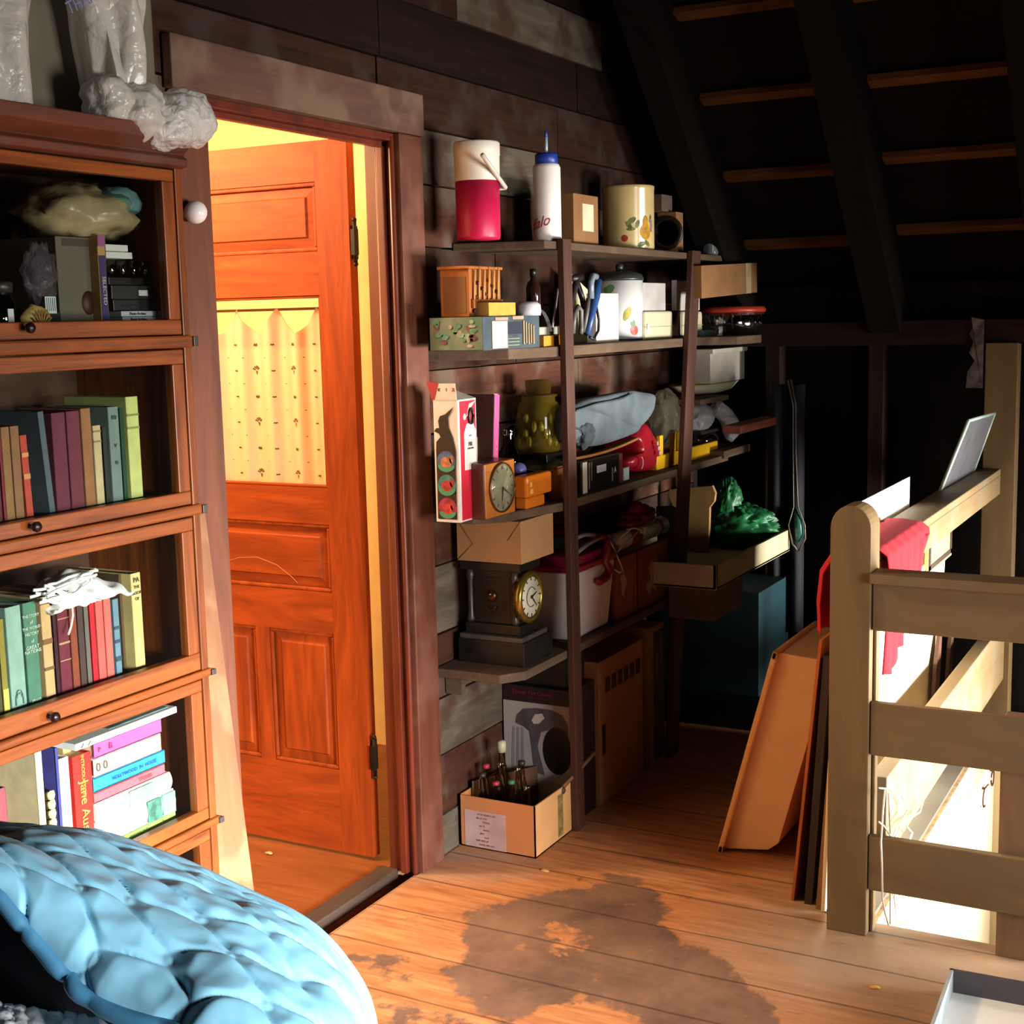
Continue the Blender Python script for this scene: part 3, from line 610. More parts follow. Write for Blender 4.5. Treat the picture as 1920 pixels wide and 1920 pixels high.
for i, (zt, gt, gb, db, lb) in enumerate(LV):
    fzz = gb-.012                        # shelf the books stand on
    bb('shelf', (BXL+.018, BY+.022, fzz-.014), (BXR-.018, BYB-.01, fzz), ink, .001)
    bb('section_ledge', (BXL-.004, BY-.008, lb), (BXR+.004, BY+.03, db-.001), oak, .004)
    for x in (BXL-.008, BXR-.004): bb('metal_clip', (x, BY-.012, lb+.002), (x+.012, BY+.012, db-.003), mat('#5c5654', .4, .7), .001, label='dark metal corner clip')
    d = thing('x', '', '', (0, 0, 0)); d.name = 'glass_door'; [d.pop(k) if hasattr(d, 'pop') else None for k in ()]
    for k in ('label', 'category'): del d[k]
    d.parent = bc; xl, xr = BXL+.02, BXR-.024
    bb('frame_rail', (xl, BY-.002, gt), (xr, BY+.018, zt-.003), oak, .002, d); bb('frame_rail', (xl, BY-.002, db+.001), (xr, BY+.018, gb), oak, .002, d)
    bb('frame_stile', (xr-.03, BY-.0015, gb), (xr, BY+.018, gt), oakz, .002, d); bb('frame_stile', (xl, BY-.0015, gb), (xl+.03, BY+.018, gt), oakz, .002, d)
    bb('pane', (xl+.03, BY+.006, gb), (xr-.03, BY+.009, gt), glass('#f4f6f4', .97, .002, .2), 0, d)
    kx, ky = ((45, 615), (57, 987), (92, 1343), (110, 1665), (130, 1990))[i]; kp = W(kx, ky, BY-.004); m = MB()
    m.lathe([(.0035, 0), (.0035, .008), (.008, .012), (.009, .018), (.006, .022), (0, .023)], (0, 0, 0), 14, T=TR(kp[0]-BXL, -.002, kp[2])@Matrix.Rotation(math.pi/2, 4, 'X'))
    m.build('knob', mat('#2a1410', .35, .3), d)
fz = [r[2]-.012 for r in LV]
# ---- books
def book(px0, px1, yt, i, col, label, Ys=1.748, dep=.15, lean=0, band=None, lay=None, group=None, pages='#d8c8a0', txt=None, tcol='#e8d8b0', ymid=None, tsz=.018):
    zf = fz[i]
    if lay is None:
        ym = ymid or (yt+LV_y[i])/2
        x0 = W(px0, ym, Ys)[0]; x1 = W(px1, ym, Ys)[0]; h = W((px0+px1)/2, yt, Ys)[2]-zf; w_ = x1-x0
        loc = (x0, Ys, zf); rot = (0, lean, 0)
        B = lambda a, b: (a, b)
        m = MB(); t = min(.003, w_*.15)
        m.box((0.0005, 0, 0), (w_-.0005, .0025, h)); m.box((0.0005, 0, 0), (t, dep, h)); m.box((w_-t, 0, 0), (w_-.0005, dep, h))
        o = m.build('book', mat(col, .65, var=.1, sc=30, spec=.3), loc=loc, rot=rot, bev=.0012)
        m = MB(); m.box((t, .003, .003), (w_-t, dep-.004, h-.004)); m.build('pages', mat(pages, .9, var=.05), o)
        if band:
            m = MB()
            for b0, b1 in band[1]: m.box((.001, -.0012, h*b0), (w_-.001, .0, h*b1))
            m.build('spine_label', mat(band[0], .6), o)
        if txt:
            for s_, f, sz in txt: text(s_, sz, o, mat(tcol, .5), (w_/2, -.002, h*f), RX)
    tag(o, label, 'book', group); return o
LV_y = (598, 935, 1262, 1575)
g2 = 'books in the second glass section'; g3 = 'books in the third glass section'; g4 = 'books in the fourth glass section'
book(-60, -2, 790, 1, '#6a3038', 'dull red thick book at the left edge of the second glass section', group=g2)
book(0, 5, 800, 1, '#8a2a34', 'thin crimson book before the two tan ones', group=g2)
book(5, 22, 800, 1, '#9a7048', 'left of the two tan-brown cloth books side by side', group=g2)
book(22.5, 40, 798, 1, '#94694a', 'right of the two tan-brown cloth books side by side', group=g2)
book(44, 58, 815, 1, '#c04a3c', 'narrow vermilion book right of the two tan-brown ones', lean=-.03, group=g2, band=('#d8955a', ((.75, .8), (.5, .56))))
book(86, 98, 770, 1, '#55636c', 'slate-grey narrow book leaning left of the two maroon ones', lean=-.07, group=g2)
book(100, 127, 773, 1, '#6c3040', 'left of the two thick maroon cloth books', group=g2)
book(128, 154, 770, 1, '#70323f', 'right of the two thick maroon cloth books', group=g2)
book(155, 175, 765, 1, '#9c6a44', 'tan leather-brown book right of the maroon pair', group=g2)
book(177, 193, 797, 1, '#c8b488', 'short cream paperback right of the leather-brown book', group=g2, band=('#8a7a5a', ((.92, .94), (.8, .82))))
book(195, 203, 800, 1, '#2c302c', 'thin near-black book between cream and grey-green ones', group=g2, dep=.12)
book(206, 227, 762, 1, '#748880', 'grey-green book with small dark spine marks', group=g2, txt=(('m', .9, .016), ('v', .62, .014), ('n', .45, .014)), tcol='#3a4a46')
book(228, 236, 765, 1, '#1e4430', 'thin dark green book beside the grey-green one', group=g2)
book(240, 264, 743, 1, '#c4cc7c', 'tallest pale yellow-green book at the end of the second section', group=g2, band=('#8a9048', ((.82, .84), (.7, .72))))
book(-40, -3, 1150, 2, '#4a4c2c', 'dark olive book at the left edge of the third glass section', group=g3)
book(-2, 10, 1160, 2, '#8c8034', 'olive-gold book left of the pale teal one', group=g3, band=('#d8c860', ((0.02, .28),)))
book(12, 43, 1136, 2, '#88aa9c', 'pale teal thick book with an emblem at its foot', group=g3, txt=(('\u2229', .12, .03), ('\u2229', .17, .02)), tcol='#5a7a6c')
book(45, 72, 1128, 2, '#4e7c68', 'deep green book with lines of pale lettering', group=g3, txt=(('THE STORY', .87, .0068), ('of', .81, .008), ('THE WORLD', .755, .0065), ('HISTORY', .70, .0072), ('of', .63, .008), ('GREAT', .57, .009), ('NATIONS', .53, .008), ('PRESS', .06, .0075)), tcol='#c8dcc8')
book(78, 98, 1118, 2, '#c0a070', 'mottled cream and brown narrow book right of the green one', group=g3, band=('#7a5030', ((.55, .6), (.3, .33), (.93, .94))))
book(100, 107, 1120, 2, '#3a1a20', 'very thin black-red book beside the mottled one', group=g3)
book(108, 130, 1108, 2, '#6c2838', 'maroon book with two gilt spine panels under the white cloth', group=g3, band=('#b08a6a', ((.5, .52), (.74, .75), (.34, .35))))
book(131, 145, 1105, 2, '#86402c', 'russet narrow book right of the gilt-panelled maroon one', group=g3)
book(146, 158, 1110, 2, '#4c3836', 'brownish-black book between the russet and grey ones', group=g3)
book(159, 168, 1112, 2, '#6a625a', 'grey thin book left of the coral pair', group=g3)
book(170, 180, 1122, 2, '#c02030', 'thin bright red book left of the coral one', group=g3)
book(181, 196, 1112, 2, '#e06058', 'left of the two coral-red books under the cloth', group=g3)
book(196.5, 211, 1112, 2, '#e4685e', 'right of the two coral-red books under the cloth', group=g3)
book(214, 226, 1122, 2, '#68889a', 'blue-grey book with dark spots right of the coral pair', group=g3, band=('#34465a', ((.22, .28), (.45, .49), (.62, .66))))
book(227, 247, 1074, 2, '#5c4632', 'tall dark brown book beside the cream-yellow spine', group=g3, Ys=1.77)
book(249, 269, 1073, 2, '#d0bc7c', 'tall cream-yellow book with vertical dark lettering', group=g3, txt=(('PA', .93, .013), ('THE', .86, .008), ('BOOK', .80, .008), ('OF', .74, .008), ('v', .03, .02)), tcol='#4a4030')
book(-30, 15, 1482, 3, '#b05a68', 'short dusty pink book alone at the left of the lowest visible section', group=g4)
book(70, 84, 1405, 3, '#ecdcae', 'cream narrow spine at the left of the upright bottom books', group=g4)
book(99, 104, 1395, 3, '#e4e2dc', 'thin white spine behind the spiral notebook', group=g4, Ys=1.77)
book(108, 114, 1400, 3, '#4a4a9a', 'thin violet-blue spine between white pages', group=g4)
book(114, 134, 1419, 3, '#f4f2ee', 'plain white paperback between the violet spine and the red one', group=g4)
book(122, 140, 1387, 3, '#c8b078', 'tall tan book behind the white paperback', group=g4, Ys=1.785)
o = book(139, 176, 1412, 3, '#d8342c', 'large bright red book with vertical gold title beside the stack', group=g4)
text('Jane Austen', .026, o, mat('#f0c860', .5), (.022, -.002, .085), (math.pi/2, -math.pi/2*-1, 0)); text('INTRODUCTION', .010, o, mat('#f0c860', .5), (.022, -.002, .155), (math.pi/2, math.pi/2, 0))
# spiral notebook
x0 = W(86, 1500, 1.75)[0]; nb = thing('spiral_notebook', 'upright spiral-bound notebook with cream scalloped tabs among the bottom books', 'notebook', (x0, 1.75, fz[3]))
m = MB(); m.box((.004, .004, 0), (.016, .14, .15)); m.build('cover', mat('#3a2a22', .6), nb)
m = MB()
for k in range(9): m.lathe([(.006, -.007), (.0075, 0), (.006, .007)], (.011, .0, .012+.0165*k), 10)
m.build('tabs', mat('#f0e0a8', .7), nb)
m = MB()
for k in range(9): m.tube([(.004+.003*math.cos(a), .002+.006*math.sin(a), .02+.0165*k) for a in np.linspace(0, 6.28, 8)], .0009, 5)
m.build('spiral', mat('#2a2420', .3, .6), nb)
# flat stack of books at the bottom right
def flat(px0, px1, yb, yt, col, label, i=3, Ys=1.745, dep=.16, txt=None, tcol='#28406a', z0=None, z1=None, tsz=.012, round_=0, pages='#e8dcc0', cat='book'):
    x0 = W(px0, yb, Ys)[0]; x1 = W(px1, yb, Ys)[0]; h = z1-z0; L = x1-x0; m = MB(); t = min(.003, h*.15)
    m.box((0, 0, 0), (L, .0025, h)) if not round_ else m.prism([(-.006*math.sin(math.pi*k/8), h*k/8) for k in range(9)]+[(.004, h), (.004, 0)], 0, L, 0)
    m.box((0, 0, 0), (L, dep, t)); m.box((0, 0, h-t), (L, dep, h))
    o = m.build('book', mat(col, .5, var=.06, sc=30, spec=.3), loc=(x0, Ys, z0), bev=.001)
    m = MB(); m.box((.003, .003, t), (L-.003, dep-.004, h-t)); m.build('pages', mat(pages, .9, var=.05), o)
    if txt:
        for s_, fx, sz in txt: text(s_, sz, o, mat(tcol, .5), (L*fx, -.003-.006*round_, h*.5), RX)
    return tag(o, label, cat, 'stack of books lying flat in the fourth section')
SYL = (1597, 1548, 1508, 1480, 1456, 1430, 1404, 1392)
zs = [fz[3]]
hs = [.017, .046, .034, .020, .026, .034, .028]
for h in hs: zs.append(zs[-1]+h)
ff = (zs[-1]-fz[3])
flat(196, 332, 1570, 0, '#a8d068', 'lime green book at the very bottom of the flat stack', z0=zs[0]+.0005, z1=zs[1], txt=(('GARDENING', .45, .008), ('2', .8, .01)), tcol='#5a8038')
o = flat(178, 328, 1540, 0, '#f8f8f4', 'thick white-jacketed book with a teal end in the flat stack', z0=zs[1]+.0005, z1=zs[2], round_=1)
m = MB(); L_ = W(328, 1540, 1.745)[0]-W(178, 1540, 1.745)[0]
m.box((L_*.62, -.0075, .003), (L_*.8, -.006, .043)); m.build('jacket_picture', mat('#5a9a88', .5, var=.3, sc=60), o); m = MB(); m.box((L_*.82, -.0075, .003), (L_*.985, -.0055, .043)); m.build('jacket_panel', mat('#90d0bc', .5), o)
o = flat(177, 322, 1512, 0, '#eef4ee', 'white book with a mint green end under the pink-red one', z0=zs[2]+.0005, z1=zs[3], round_=1); m = MB(); L_ = .145; m.box((L_*.55, -.0072, .002), (L_*.97, -.0055, .031)); m.build('jacket_panel', mat('#98dcb8', .5), o)
flat(176, 312, 1487, 0, '#e86a78', 'rose pink-red book under the blue one', z0=zs[3]+.0005, z1=zs[4], txt=(('STORIES', .7, .009),), tcol='#b84858')
flat(175, 312, 1462, 0, '#38a8e8', 'sky blue book with dark lettering in the flat stack', z0=zs[4]+.0005, z1=zs[5], txt=(('HOLLYWOOD  IN  HOUSE', .55, .0095),), tcol='#1c5aa8')
flat(176, 305, 1440, 0, '#f6f2e4', 'white book with small dark pictures at its left end', z0=zs[5]+.0005, z1=zs[6], txt=(('0 0', .1, .022),), tcol='#6a5a4a')
flat(177, 306, 1415, 0, '#d860a8', 'magenta-pink book on top of the stack under the magazine', z0=zs[6]+.0005, z1=zs[7], txt=(('P', .06, .012), ('B', .22, .016)), tcol='#a03878')
m = MB(); a, b = W(141, 1400, 1.728)[0], W(335, 1400, 1.728)[0]
m.box((0, 0, 0), (b-a, .15, .012)); mg = m.build('magazine_box', mat('#fbfbf8', .4, var=.01), loc=(a, 1.727, zs[7]+.006), bev=.001); tag(mg, 'flat white box lying on top of the stacked books', 'box')
m = MB(); m.box((.09, .012, .0121), (b-a-.01, .14, .0128)); m.build('cover_picture', mat('#8aa8a8', .4, var=.3, sc=30), mg)
m = MB(); m.tube([(.012, -.0005, .002), (.018, -.0005, .009)], .0008, 5); m.tube([(.028, -.0005, .002), (.034, -.0005, .009)], .0008, 5); m.build('mark', mat('#3a2a20', .6), mg)
gp = W(258, 1355, 1.77); m = MB(); m.blob((0, 0, .012), (.022, .018, .012), .25, 4, 3, 20, floor=0); tag(m.build('glass_ornament', glass('#70b8a8', .8, .15), loc=(gp[0], 1.775, zs[7]+.0192)), 'small green glass ornament on the flat white box', 'ornament')
# white cloth / cords bundle on the third section books
cx_, cz_ = W(122, 1080, 1.78)[0], fz[2]+.150; m = MB()
m.grid(lambda u, v: ((u-.42)*.185, (v-.5)*.12, .006+.045*math.sin(math.pi*u)*math.sin(math.pi*v)+.012*noise.noise(Vector((u*7, v*5, 2)))), 40, 24)
cb = m.build('white_cord_bundle', mat('#f4f4f2', .8, var=.03), loc=(cx_, 1.785, cz_), solid=.004); tag(cb, 'white tangled bundle of cloth and cords resting on the third section books', 'bundle')
rr = random.Random(5)
for k in range(16):
    m = MB(); x = -.095+rr.uniform(0, .05); y = -.045+rr.uniform(-.01, .02); z = .03+rr.uniform(-.01, .02); x -= .01; P = [(x, y, z)]
    a = rr.uniform(-.5, .3)
    for q in range(9): a += rr.uniform(-.5, .5); x += .016*math.cos(a)*(1 if k < 12 else .8); z += .007*math.sin(a)-.0012; y += rr.uniform(-.004, .004); P.append((x, max(y, -.05), max(.004, min(z, .052))))
    m.tube(P, .0028, 6); m.build('cord', mat('#fafaf8', .7, var=.02), cb)
m = MB(); m.tube([(-.03, -.048, .01), (-.036, -.055, -.01), (-.043, -.056, -.028), (-.05, -.056, -.04)], .002, 6); m.build('cord', mat('#fafaf8', .7, var=.02), cb)
# ---- top section contents
z0 = fz[0]
def bx(name, px0, px1, yt, Ys, dep, mm, label, cat, group=None, zb=z0, ymid=None, bev=.001, rz=0):
    ym = ymid or (yt+590)/2; x0 = W(px0, ym, Ys)[0]; x1 = W(px1, ym, Ys)[0]; h = W((px0+px1)/2, yt, Ys)[2]-zb; m = MB(); m.box((0, 0, 0), (x1-x0, dep, h))
    return tag(m.build(name, mm, loc=(x0, Ys, zb+.0003), bev=bev, rot=(0, 0, rz)), label, cat, group), x1-x0, h
o, w_, h_ = bx('grey_box', 108, 184, 445, 1.78, .16, mat('#6a6252', .7, var=.08, sc=10), 'grey-brown card box with a dark red round seal in the top section', 'box')
m = MB(); m.lathe([(0, 0), (.0165, 0), (.0165, .0006), (0, .0006)], T=TR(w_*.72, -.0002, h_*.28)@Matrix.Rotation(math.pi/2, 4, 'X'), n=24, sy=1.25); m.build('seal', mat('#4a1c18', .6, var=.2, sc=40), o)
m = MB(); m.box((w_*.15, -.0006, h_*.9), (w_*.95, 0, h_*.98)); m.build('strip', mat('#4c4236', .7), o)
o, w_, h_ = bx('book', 186, 200, 441, 1.76, .15, mat('#b8925a', .6), 'upright yellow-tan book with a purple spine panel beside the grey box', 'book')
m = MB(); m.box((.001, -.001, .004), (w_-.002, 0, h_*.78)); m.build('spine_panel', mat('#3c2a66', .6), o); m = MB(); m.box((0, -.0012, h_*.88), (w_, 0, h_)); m.build('spine_panel', mat('#a0588a', .6), o)
text('SELECTED', .011, o, mat('#e0d8d0', .5), (w_/2, -.0016, h_*.4), (math.pi/2, math.pi/2, 0))
zc = z0
items = [(220, 296, .008, '#54645e', 'bottom grey-green disc case of the stack', 1.75), (228, 300, .0095, '#a0a8ac', 'second silver disc case from the bottom', 1.75), (226, 300, .0095, '#b4bcc0', 'third silver disc case from the bottom', 1.75), (212, 292, .020, '#26262a', 'black video case above the silver disc cases', 1.76), (210, 286, .024, '#302e30', 'black video case with a white label', 1.76), (206, 283, .014, '#1e1d20', 'black case under the small glasses', 1.77)]
for px0, px1, h, c_, lb, Ys in items:
    x0, x1 = W(px0, 560, Ys)[0], W(px1, 560, Ys)[0]; m = MB(); m.box((0, 0, 0), (x1-x0, .13, h)); o = m.build('disc_case', mat(c_, .35, var=.1), loc=(x0, Ys, zc+.0004), bev=.001); tag(o, lb, 'case', 'cases stacked in the top section')
    if 'label' in lb: m = MB(); m.box((x1-x0-.035, -.0006, .006), (x1-x0-.012, 0, .016)); m.build('white_label', mat('#dfe8ea', .5), o)
    if 'silver' in lb: text('Photo Archive', .007, o, mat('#3a3a40', .5), ((x1-x0)*.4, -.0008, h*.5), RX)
    zc += h+.0006
for k in range(4):
    x = W(212+k*21, 510, 1.775)[0]; m = MB(); m.lathe([(0, 0), (.006, 0), (.008, .012), (.009, .03), (.0075, .03), (.0065, .012), (0, .004)], n=14)
    tag(m.build('small_glass', glass('#d8dcd8', .75, .16), loc=(x+.004, 1.785, zc+.0004)), ('leftmost', 'second', 'third', 'rightmost')[k]+' of the four small tumblers on the black cases', 'glass', 'small glasses on the black cases')
m = MB(); x0, x1 = W(204, 470, 1.765)[0], W(250, 470, 1.765)[0]; zz = zc+.0325
for j, (ww, lb) in enumerate(((x1-x0+.004, 'lower of the two white cases on the little glasses'), (x1-x0-.006, 'upper of the two white cases on the little glasses'))):
    m = MB(); m.box((0, 0, 0), (ww, .11, .0115)); tag(m.build('disc_case', mat('#dfe2da', .4), loc=(x0-.006, 1.766, zz+j*.0125), bev=.001), lb, 'case', 'white cases in the top section')
# plastic bag of cloth on top
x0 = W(168, 410, 1.81)[0]; zb_ = W(168, 447, 1.81)[2]
m = MB(); m.blob((0, 0, .042), (.118, .075, .052), .2, 2.2, 4, 40, floor=0); ob = m.build('bagged_cloth', mat('#cfc0a0', .85, var=.18, sc=12, bump=.5), loc=(x0-.004, 1.83, zb_)); tag(ob, 'cream cloth bundle in clear plastic resting on the grey box', 'bundle')
m = MB(); m.blob((.055, -.03, .062), (.05, .04, .03), .2, 2.2, 8, 20); m.build('teal_patch', mat('#7aa8a8', .6, var=.2, sc=14), ob)
m = MB(); m.blob((0, -.002, .044), (.122, .08, .055), .22, 2.2, 4, 40, floor=-.002); m.build('plastic_bag', glass('#f4f0e4', .95, .02, .25), ob)
m = MB(); x0 = W(90, 500, 1.765)[0]
m.blob((0, 0, .05), (.032, .02, .05), .35, 4, 12, 26, floor=0); o = m.build('plastic_packet', film('#8a7c88', .4, .15, bump=.8), loc=(x0, 1.785, z0+.04)); tag(o, 'crumpled clear packet with a barcode label in the top section', 'packet')
m = MB(); m.box((-.013, -.0215, -.014), (.011, -.0205, .014)); lbm = m.build('barcode_label', mat('#e8eeee', .5), o)
m = MB(); [m.box((-.010+k*.0042, -.0222, -.010), (-.0088+k*.0042, -.0216, .012)) for k in range(5)]; m.build('bars', mat('#6a8088', .5), lbm)
m = MB(); m.box((-.03, -.01, -.04), (.03, .03, -.012)); m.build('dark_base', mat('#1c1a18', .6), o)
m = MB(); x0 = W(70, 580, 1.745)[0]; m.blob((0, 0, .016), (.03, .012, .024), .12, 2, 6, 26, floor=0); o = m.build('seashell', mat('#c8a860', .5, var=.25, sc=40), loc=(x0, 1.75, z0)); tag(o, 'yellowish round scallop shell lying at the front of the top section', 'shell')
m = MB(); [m.tube([(0, -.013, .002), (.024*math.sin(a), -.0145, .004+.028*math.cos(a))], .0014, 5) for a in np.linspace(-1.0, 1.0, 7)]; m.build('ribs', mat('#b8904c', .5), o)
x0 = W(10, 560, 1.77)[0]; m = MB(); m.lathe([(0, .001), (.024, .001), (.026, .01), (.026, .045), (.02, .055), (.02, .06)], n=24); o = m.build('glass_jar', glass('#9aa098', .7, .14), loc=(x0, 1.785, z0)); tag(o, 'small dusty glass jar with a dark lid at the left edge of the top section', 'jar')
m = MB(); m.lathe([(0, .06), (.022, .06), (.023, .075), (.02, .078), (0, .078)], n=24); m.build('lid', mat('#4a443c', .4, .4), o)
m = MB(); m.blob((0, 0, 1.0), (.0, .0, .0), 0, 1, 1, 8) if 0 else m.box((-.008, -.0275, .006), (.004, -.0265, .034)); m.build('label_paper', mat('#eef0f0', .5), o)
bk = bb('backdrop', (0, 0, 0), (0, 0, 0), ink) if 0 else None
# ================================================================ ON TOP OF THE BOOKCASE
ZTOP = ZT+.0662
x0, x1 = W(66, 100, 1.78)[0], W(262, 100, 1.86)[0]
m = MB(); m.box((0, 0, 0), (x1-x0-.01, .17, .26)); tag(m.build('grey_carton', mat('#6c6454', .85, var=.12, sc=5), loc=(x0, 1.81, ZTOP+.0005), bev=.012), 'dusty grey-beige carton standing on top of the bookcase', 'carton')
wp = film('#e6e2da', .86, .22, bump=.5)
m = MB(); xa = W(30, 100, 1.72)[0]
def bagf(cx, w0, w1, h, seed, y0, amp=.018, sp=.0, nn=5):
    def f(u, v):
        a = u*2*math.pi; ww = (w0*(1-v)+w1*v)/2; r = 1+.16*noise.noise(Vector((math.cos(a)*2.4+seed, math.sin(a)*2.4, v*2)))
        fold = amp*math.sin(a*nn+seed+v*2.0)*(.3+v)
        return (cx+(ww*r+fold)*math.cos(a), y0+(.06*r+fold*.6)*math.sin(a), h*v+.006*math.sin(a*3)*(v))
    return f
m.grid(bagf(0, .11, .17, .28, 1.2, 0, .012), 64, 24); tag(m.build('white_plastic_bag', wp, loc=(xa-.03, 1.745, ZTOP+.002)), 'white plastic bag at the left corner of the bookcase top', 'plastic bag', 'white plastic bags on the bookcase')
DSP = [('CLOUDS', .05, .03), ('CLOUDS', .014, .006)]
# second bag with a crumpled end hanging over the corner
xb = W(225, 100, 1.72)[0]; bg = thing('white_plastic_bag', 'white plastic bag with blue print whose twisted end hangs over the bookcase corner', 'plastic bag', (xb, 1.745, ZTOP), group='white plastic bags on the bookcase')
m = MB(); m.grid(lambda u, v: (lambda a, ww: (ww*math.cos(a)*(1+.15*noise.noise(Vector((math.cos(a)*3, math.sin(a)*3, v*3))))+.012*(1-v)*math.sin(9*a), .05*math.sin(a)*(1+.3*math.sin(a*5+v*4)), .03+.23*v))(u*2*math.pi, .028+.045*min(1, v*1.3)), 72, 24); m.build('bag_body', wp, bg)
c1 = W(235, 195, 1.70); rel = lambda p: (p[0]-xb, p[1]-1.745, p[2]-ZTOP)
m = MB(); puff(m, [tuple(W(a, b, 1.70)) for a, b in dense([(188, 150), (215, 135), (245, 160), (252, 185), (240, 212), (222, 235), (200, 234), (188, 215), (192, 185)])], [(-.03, .35), (-.02, .8), (0, 1), (.03, 1), (.05, .7)], (xb, 1.745, ZTOP)); m.build('bag_fold', film('#dedad2', .93, .22, bump=.6), bg, sub=2, disp=DSP)
m = MB(); puff(m, [tuple(W(a, b, 1.69)) for a, b in dense([(225, 165), (252, 152), (285, 155), (302, 185), (300, 205), (285, 222), (300, 250), (270, 258), (240, 238), (222, 215), (235, 190)])], [(-.03, .35), (-.022, .8), (0, 1), (.03, .9), (.045, .5)], (xb, 1.745, ZTOP)); m.build('bag_fold', wp, bg, sub=2, disp=DSP)
m = MB(); puff(m, [tuple(W(a, b, 1.68)) for a, b in dense([(300, 195), (315, 172), (340, 168), (372, 180), (390, 205), (399, 235), (392, 262), (372, 278), (330, 277), (295, 266), (285, 245), (296, 222)])], [(-.03, .3), (-.025, .75), (-.005, 1), (.02, 1), (.04, .75), (.05, .4)], (xb, 1.745, ZTOP)); m.build('twisted_end', film('#eeece8', .93, .18, bump=.8), bg, sub=2, disp=DSP)
text('THANK YOU', .028, bg, mat('#7a80b0', .5), (-.07, -.052, .20), (math.pi/2, -.5, 0), name='print')
# ---- globe bulb and leaning board
gp = W(367, 398, 1.968); gb_ = thing('globe_bulb', 'small white globe bulb fixed on the left door casing', 'light bulb', tuple(gp))
m = MB(); m.lathe([(.024*math.sin(a), -.024*math.cos(a)) for a in np.linspace(0, math.pi, 17)], n=28); m.build('bulb', mat('#e4dcdc', .2, var=.02), gb_)
m = MB(); m.lathe([(.012, .0), (.014, .03)], n=20, T=Matrix.Rotation(-math.pi/2, 4, 'X')); m.build('socket', mat('#c8c0b8', .4), gb_)
pp = [W(340, 940, 1.985), W(377, 955, 1.985), W(490, 1690, 1.90)]; zbz = 0
dx = (pp[2][0]-pp[1][0])/(pp[1][2]-pp[2][2])
sheet('plywood_sheet', [(2.0, 1.90, 0), (pp[2][0]+dx*pp[2][2], 1.90, 0), (pp[1][0], 1.975, pp[1][2]), (2.0, 1.975, pp[0][2])], .009, wood('#84583a', '#6c452c', 2, 4, 5, .7, .15, dirt='#926a4a'), 'thin tan plywood sheet leaning between the bookcase and the door casing', 'board')
# ================================================================ WALL SHELVING
sh = wood('#6a5644', '#48392e', 0, 5, 7, .85, .35, dirt='#554538'); po = wood('#502e22', '#361f16', 2, 5, 7, .7, .2)
Z1, Z2, Z3, Z4 = 1.775, 1.476, 1.018, .569
un = thing('shelving_unit', 'rough brown board shelving with two slim uprights right of the door', 'shelving', (3.27, 1.75, 0))
def shelf(pts, z, th=.022, name='shelf', mm=sh):
    m = MB(); m.prism([(x-3.27, y-1.75) for x, y in pts], z-th, z, 2); return m.build(name, mm, un, bev=.003)
shelf([(3.43, 2.012), (3.5, 1.752), (5.06, 1.752), (5.06, 2.012)], Z1)
shelf([(3.275, 2.012), (3.36, 1.80), (3.6, 1.752), (4.72, 1.752), (4.78, 1.62), (5.06, 1.62), (5.06, 2.012)], Z2, .03)
shelf([(3.27, 2.012), (3.272, 1.88), (3.33, 1.81), (3.60, 1.752), (5.06, 1.752), (5.06, 2.012)], Z3, .026)
shelf([(3.262, 2.012), (3.262, 1.80), (3.33, 1.752), (4.75, 1.752), (4.75, 2.012)], Z4, .026)
m = MB(); m.box((0, 0, -.05), (.035, .03, 0)); 
m = MB(); m.prism([(0, 0), (.11, 0), (.11, .02), (.0, .05)], 0, .03, 1) if 0 else m.box((.05, .21, Z4-.09), (.075, .262, Z4-.026)); m.build('bracket', sh, un)
def post(p0, p1, w_, name='upright'):
    a, b = Vector(p0), Vector(p1); m = MB(); d = Vector((w_, 0, 0)); e = Vector((0, .02, 0))
    m.add([a, a+d, a+d+e, a+e, b, b+d, b+d+e, b+e], [(0, 3, 2, 1), (4, 5, 6, 7), (0, 1, 5, 4), (1, 2, 6, 5), (2, 3, 7, 6), (3, 0, 4, 7)])
    o = m.build(name, po, un, bev=.002); o.location = (-3.27, -1.75, 0); return o
a = W(1056, 456, 1.73); b = W(1077, 1300, 1.73); t = (0-a[2])/(b[2]-a[2]); post((a[0]+(b[0]-a[0])*t, 1.73, 0), (a[0], 1.73, 1.782), .055)
a = W(1299, 468, 1.73); b = W(1266, 1200, 1.73); t = (0-a[2])/(b[2]-a[2]); post((a[0]+(b[0]-a[0])*t, 1.73, 0), (a[0], 1.73, 1.782), .085)
a = W(1436, 640, 1.73); post((a[0], 1.73, 0), (a[0], 1.73, Z2-.03), .07)
a = W(1385, 790, 1.73); shelf([(4.76, 1.67), (4.76, 1.60), (5.31, 1.60), (5.31, 1.67)], W(1440, 786, 1.60)[2], .03, 'short_shelf', wood('#94523a', '#6a3826', 0, 5, 7, .7, .3))
shelf([(4.75, 2.0), (4.75, 1.75), (5.06, 1.75), (5.06, 2.0)], W(1350, 742, 1.76)[2], .02, 'short_shelf')
